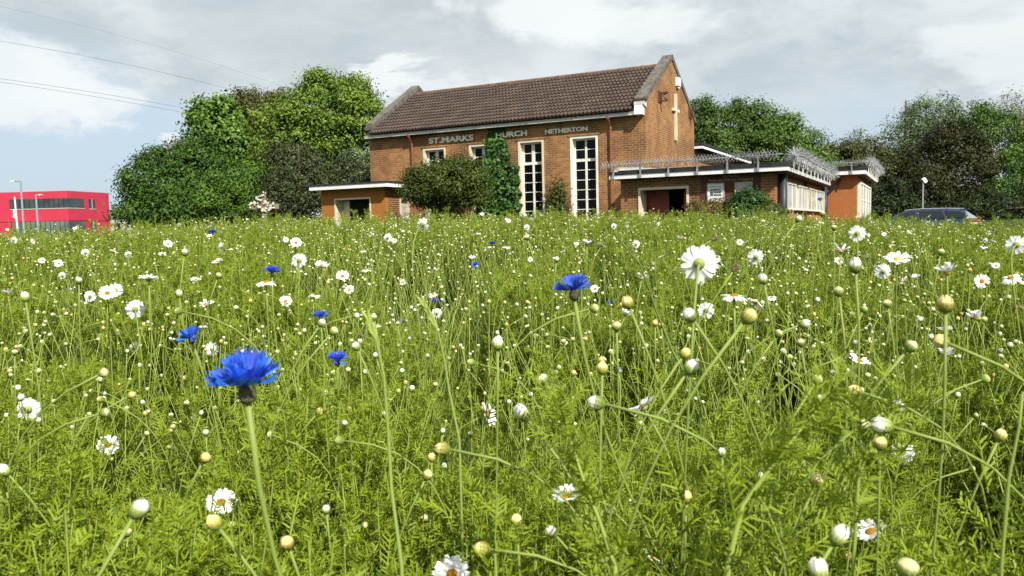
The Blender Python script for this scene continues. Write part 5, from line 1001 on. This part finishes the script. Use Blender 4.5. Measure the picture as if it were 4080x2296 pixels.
# stuff: instanced plants -------------------------------------------------
def scatter_obj(name, protos, pts, label=None):
    me = bpy.data.meshes.new(name); n = len(pts); me.vertices.add(n); me.vertices.foreach_set('co', np.array([p[0] for p in pts], dtype=np.float32).ravel())
    a = me.attributes.new('rot', 'FLOAT_VECTOR', 'POINT'); a.data.foreach_set('vector', np.array([p[1] for p in pts], dtype=np.float32).ravel())
    a = me.attributes.new('scl', 'FLOAT', 'POINT'); a.data.foreach_set('value', np.array([p[2] for p in pts], dtype=np.float32))
    a = me.attributes.new('pick', 'INT', 'POINT'); a.data.foreach_set('value', np.array([p[3] for p in pts], dtype=np.int32))
    col = bpy.data.collections.new(name + '_sources')
    for pm in protos: col.objects.link(bpy.data.objects.new(pm.name, pm))
    ng = bpy.data.node_groups.new(name + '_nodes', 'GeometryNodeTree'); ng.interface.new_socket('Geometry', in_out='INPUT', socket_type='NodeSocketGeometry'); ng.interface.new_socket('Geometry', in_out='OUTPUT', socket_type='NodeSocketGeometry')
    N = ng.nodes.new; L = ng.links.new; gi, go_ = N('NodeGroupInput'), N('NodeGroupOutput'); ci = N('GeometryNodeCollectionInfo'); ci.inputs['Collection'].default_value = col; ci.inputs['Separate Children'].default_value = True; ci.inputs['Reset Children'].default_value = True
    ip = N('GeometryNodeInstanceOnPoints'); ip.inputs['Pick Instance'].default_value = True; L(gi.outputs[0], ip.inputs['Points']); L(ci.outputs[0], ip.inputs['Instance'])
    def attr(nm, ty):
        nd = N('GeometryNodeInputNamedAttribute'); nd.data_type = ty; nd.inputs['Name'].default_value = nm; return nd.outputs['Attribute']
    L(attr('pick', 'INT'), ip.inputs['Instance Index']); e2r = N('FunctionNodeEulerToRotation'); L(attr('rot', 'FLOAT_VECTOR'), e2r.inputs[0]); L(e2r.outputs[0], ip.inputs['Rotation']); L(attr('scl', 'FLOAT'), ip.inputs['Scale']); L(ip.outputs[0], go_.inputs[0])
    o = bpy.data.objects.new(name, me); COL.objects.link(o); md = o.modifiers.new('scatter', 'NODES'); md.node_group = ng
    return tag(o, label, None, None, 'stuff')
BIG = [(f['px'][0], f['px'][1], f['d'], f['wpx']) for f in FLOWERS if f['wpx'] > (14 if f['kind'] == 'bud' else (2 if f['kind'] == 'cornflower' else 10))]
def clear_scale(x, y, d, s, H):                    # a plant standing in front of a flower that shows is grown shorter
    gz = ground_z(x, y); cx = 512 + FPX * x / y; hw = .16 * FPX / d
    for fx, fy, fd, w in BIG:
        if fd > d + .03 and abs(fx - cx) < hw + w * .4:
            zl = 1.0 - (fy + w * .75 - (228.2 - .024 * (fx - 512))) / FPX * y
            s = min(s, max(.30, (zl - gz) / (H * 1.05)))
    return s
def plants(n, dmin, dmax, np_, smin, smax, dens):
    r = []
    for x, y, d in scatter(int(n * 1.45), dmin, dmax, dens, 1.02):
        s = random.uniform(smin, smax)
        if d < 4.5: s = clear_scale(x, y, d, s, PLANT_H)
        r.append(((x, y, ground_z(x, y) - .01), (random.gauss(0, .10), random.gauss(0, .10), random.uniform(0, 6.28)), s, random.randrange(np_)))
    return r
NP = 18
PP = [plant_proto(i) for i in range(NP)]
fol = plants(620, .30, 1.4, NP, .80, 1.08, lambda d: .5 + .5 * d / 1.4) + plants(1700, 1.4, 3.6, NP, .82, 1.10, lambda d: 1) + plants(3400, 3.6, 9.2, NP, .82, 1.12, lambda d: 1)
scatter_obj('meadow_foliage', PP, fol, 'dense feathery green mayweed foliage filling the foreground')
scatter_obj('meadow_grass', [grass_proto(i) for i in range(6)], plants(130, .45, 1.5, 6, .7, 1.05, lambda d: 1) + plants(800, 1.5, 9, 6, .8, 1.1, lambda d: 1), 'tufts of narrow grass between the mayweed')
def bud_proto(i):
    bm = bmesh.new(); k = 'gggwgwyo'[i]; g, t_ = BUD[k][i % 3]; mats = [STEMM, g.materials[0], t_.materials[0]]
    a = random.uniform(0, 6.28); top = Vector((math.cos(a) * .05, math.sin(a) * .05, .26)); N = (Vector((math.cos(a), math.sin(a), 0)) * random.choice((.2, .9, 1.6)) + Vector((0, 0, 1))).normalized(); F = frame(top, N, .0047, 0)
    st = MB().tube(stem_curve(top - N * .004, N, (0, 0, 0), 9, .3), [.0011] * 9, 4, cap=False).mesh('s', None, True)
    for mi, (m_, M_) in enumerate(((st, Matrix()), (g, F), (t_, F))):
        n0 = len(bm.faces); c = m_.copy(); c.transform(M_); bm.from_mesh(c); bm.faces.ensure_lookup_table()
        for f in bm.faces[n0:]: f.material_index = mi
        bpy.data.meshes.remove(c)
    me = bpy.data.meshes.new('bud_on_stem'); bm.to_mesh(me); bm.free()
    for m_ in mats: me.materials.append(m_)
    return me
BP = [bud_proto(i) for i in range(8)]
bp = []
for x, y, d in scatter(11500, 1.35, 9.0, lambda d: 1): bp.append(((x, y, 1.0 + canopy(x, y) * 1 - .25 + random.gauss(.0, .03) if d < 7.6 else ground_z(x, y) + PLANT_H - .25), (random.gauss(0, .2), random.gauss(0, .2), random.uniform(0, 6.28)), random.uniform(.62, 1.1), random.randrange(8)))
scatter_obj('distant_flower_buds', BP, bp, 'countless tiny pale flower buds further back in the meadow')
# ------------------------------------------------------------------ labels: rank every flower against things one can find
LM = [('the largest cornflower', 245, 376), ('the second largest cornflower', 573, 287), ('the two lobed cornflower', 338, 359), ('the frilly light blue cornflower', 190, 336), ('the large daisy seen from behind', 699, 264), ('the side porch', 345, 200), ('the church entrance', 672, 202), ('the annex end wall', 838, 203), ('the blue car', 925, 215), ('the red office block', 60, 212), ('the memorial cross', 264, 205), ('the lower left corner', 0, 576), ('the lower right corner', 1024, 576), ('the middle of the bottom edge', 512, 576), ('the middle of the left edge', 0, 400), ('the middle of the right edge', 1024, 400), ('the picture centre', 512, 288), ('the ivy foot', 505, 214), ('the dark bent stalk', 640, 270), ('the middle grass stalk', 385, 380)]
ORD = ['nearest', 'second nearest', 'third nearest', 'fourth nearest', 'fifth nearest', 'sixth nearest', 'seventh nearest', 'eighth nearest', 'ninth nearest']
for kind, noun in (('daisy', 'daisy'), ('bud', 'bud')):
    fl = [f for f in FLOWERS if f['kind'] == kind]; best = {}
    for li, (ln, lx, ly) in enumerate(LM):
        sec = {}
        for i, f in enumerate(fl):
            dx, dy = f['px'][0] - lx, f['px'][1] - ly; k = ('right of' if dx > 0 else 'left of') if abs(dx) > abs(dy) else ('below' if dy > 0 else 'above'); sec.setdefault(k, []).append((math.hypot(dx, dy), i))
        for k, v in sec.items():
            for r, (_, i) in enumerate(sorted(v)):
                if i not in best or r < best[i][0]: best[i] = (r, k, ln)
    for i, f in enumerate(fl):
        if 'label' in f['o']: continue
        r, k, ln = best[i]
        if r < len(ORD):
            lb = f['look'].replace(' flower bud', ' bud') + ', ' + ORD[r] + ' ' + k + ' ' + ln
            if len(lb.split()) > 16: lb = lb.replace('open daisy with yellow eye facing us', 'daisy facing us').replace('white daisy drooping to the right', 'drooping white daisy').replace('the middle of the ', 'mid ').replace('the picture centre', 'picture centre')
            f['o']['label'] = lb
        else: f['o']['label'] = ('small ' + f['look'] + ' among many in the meadow')
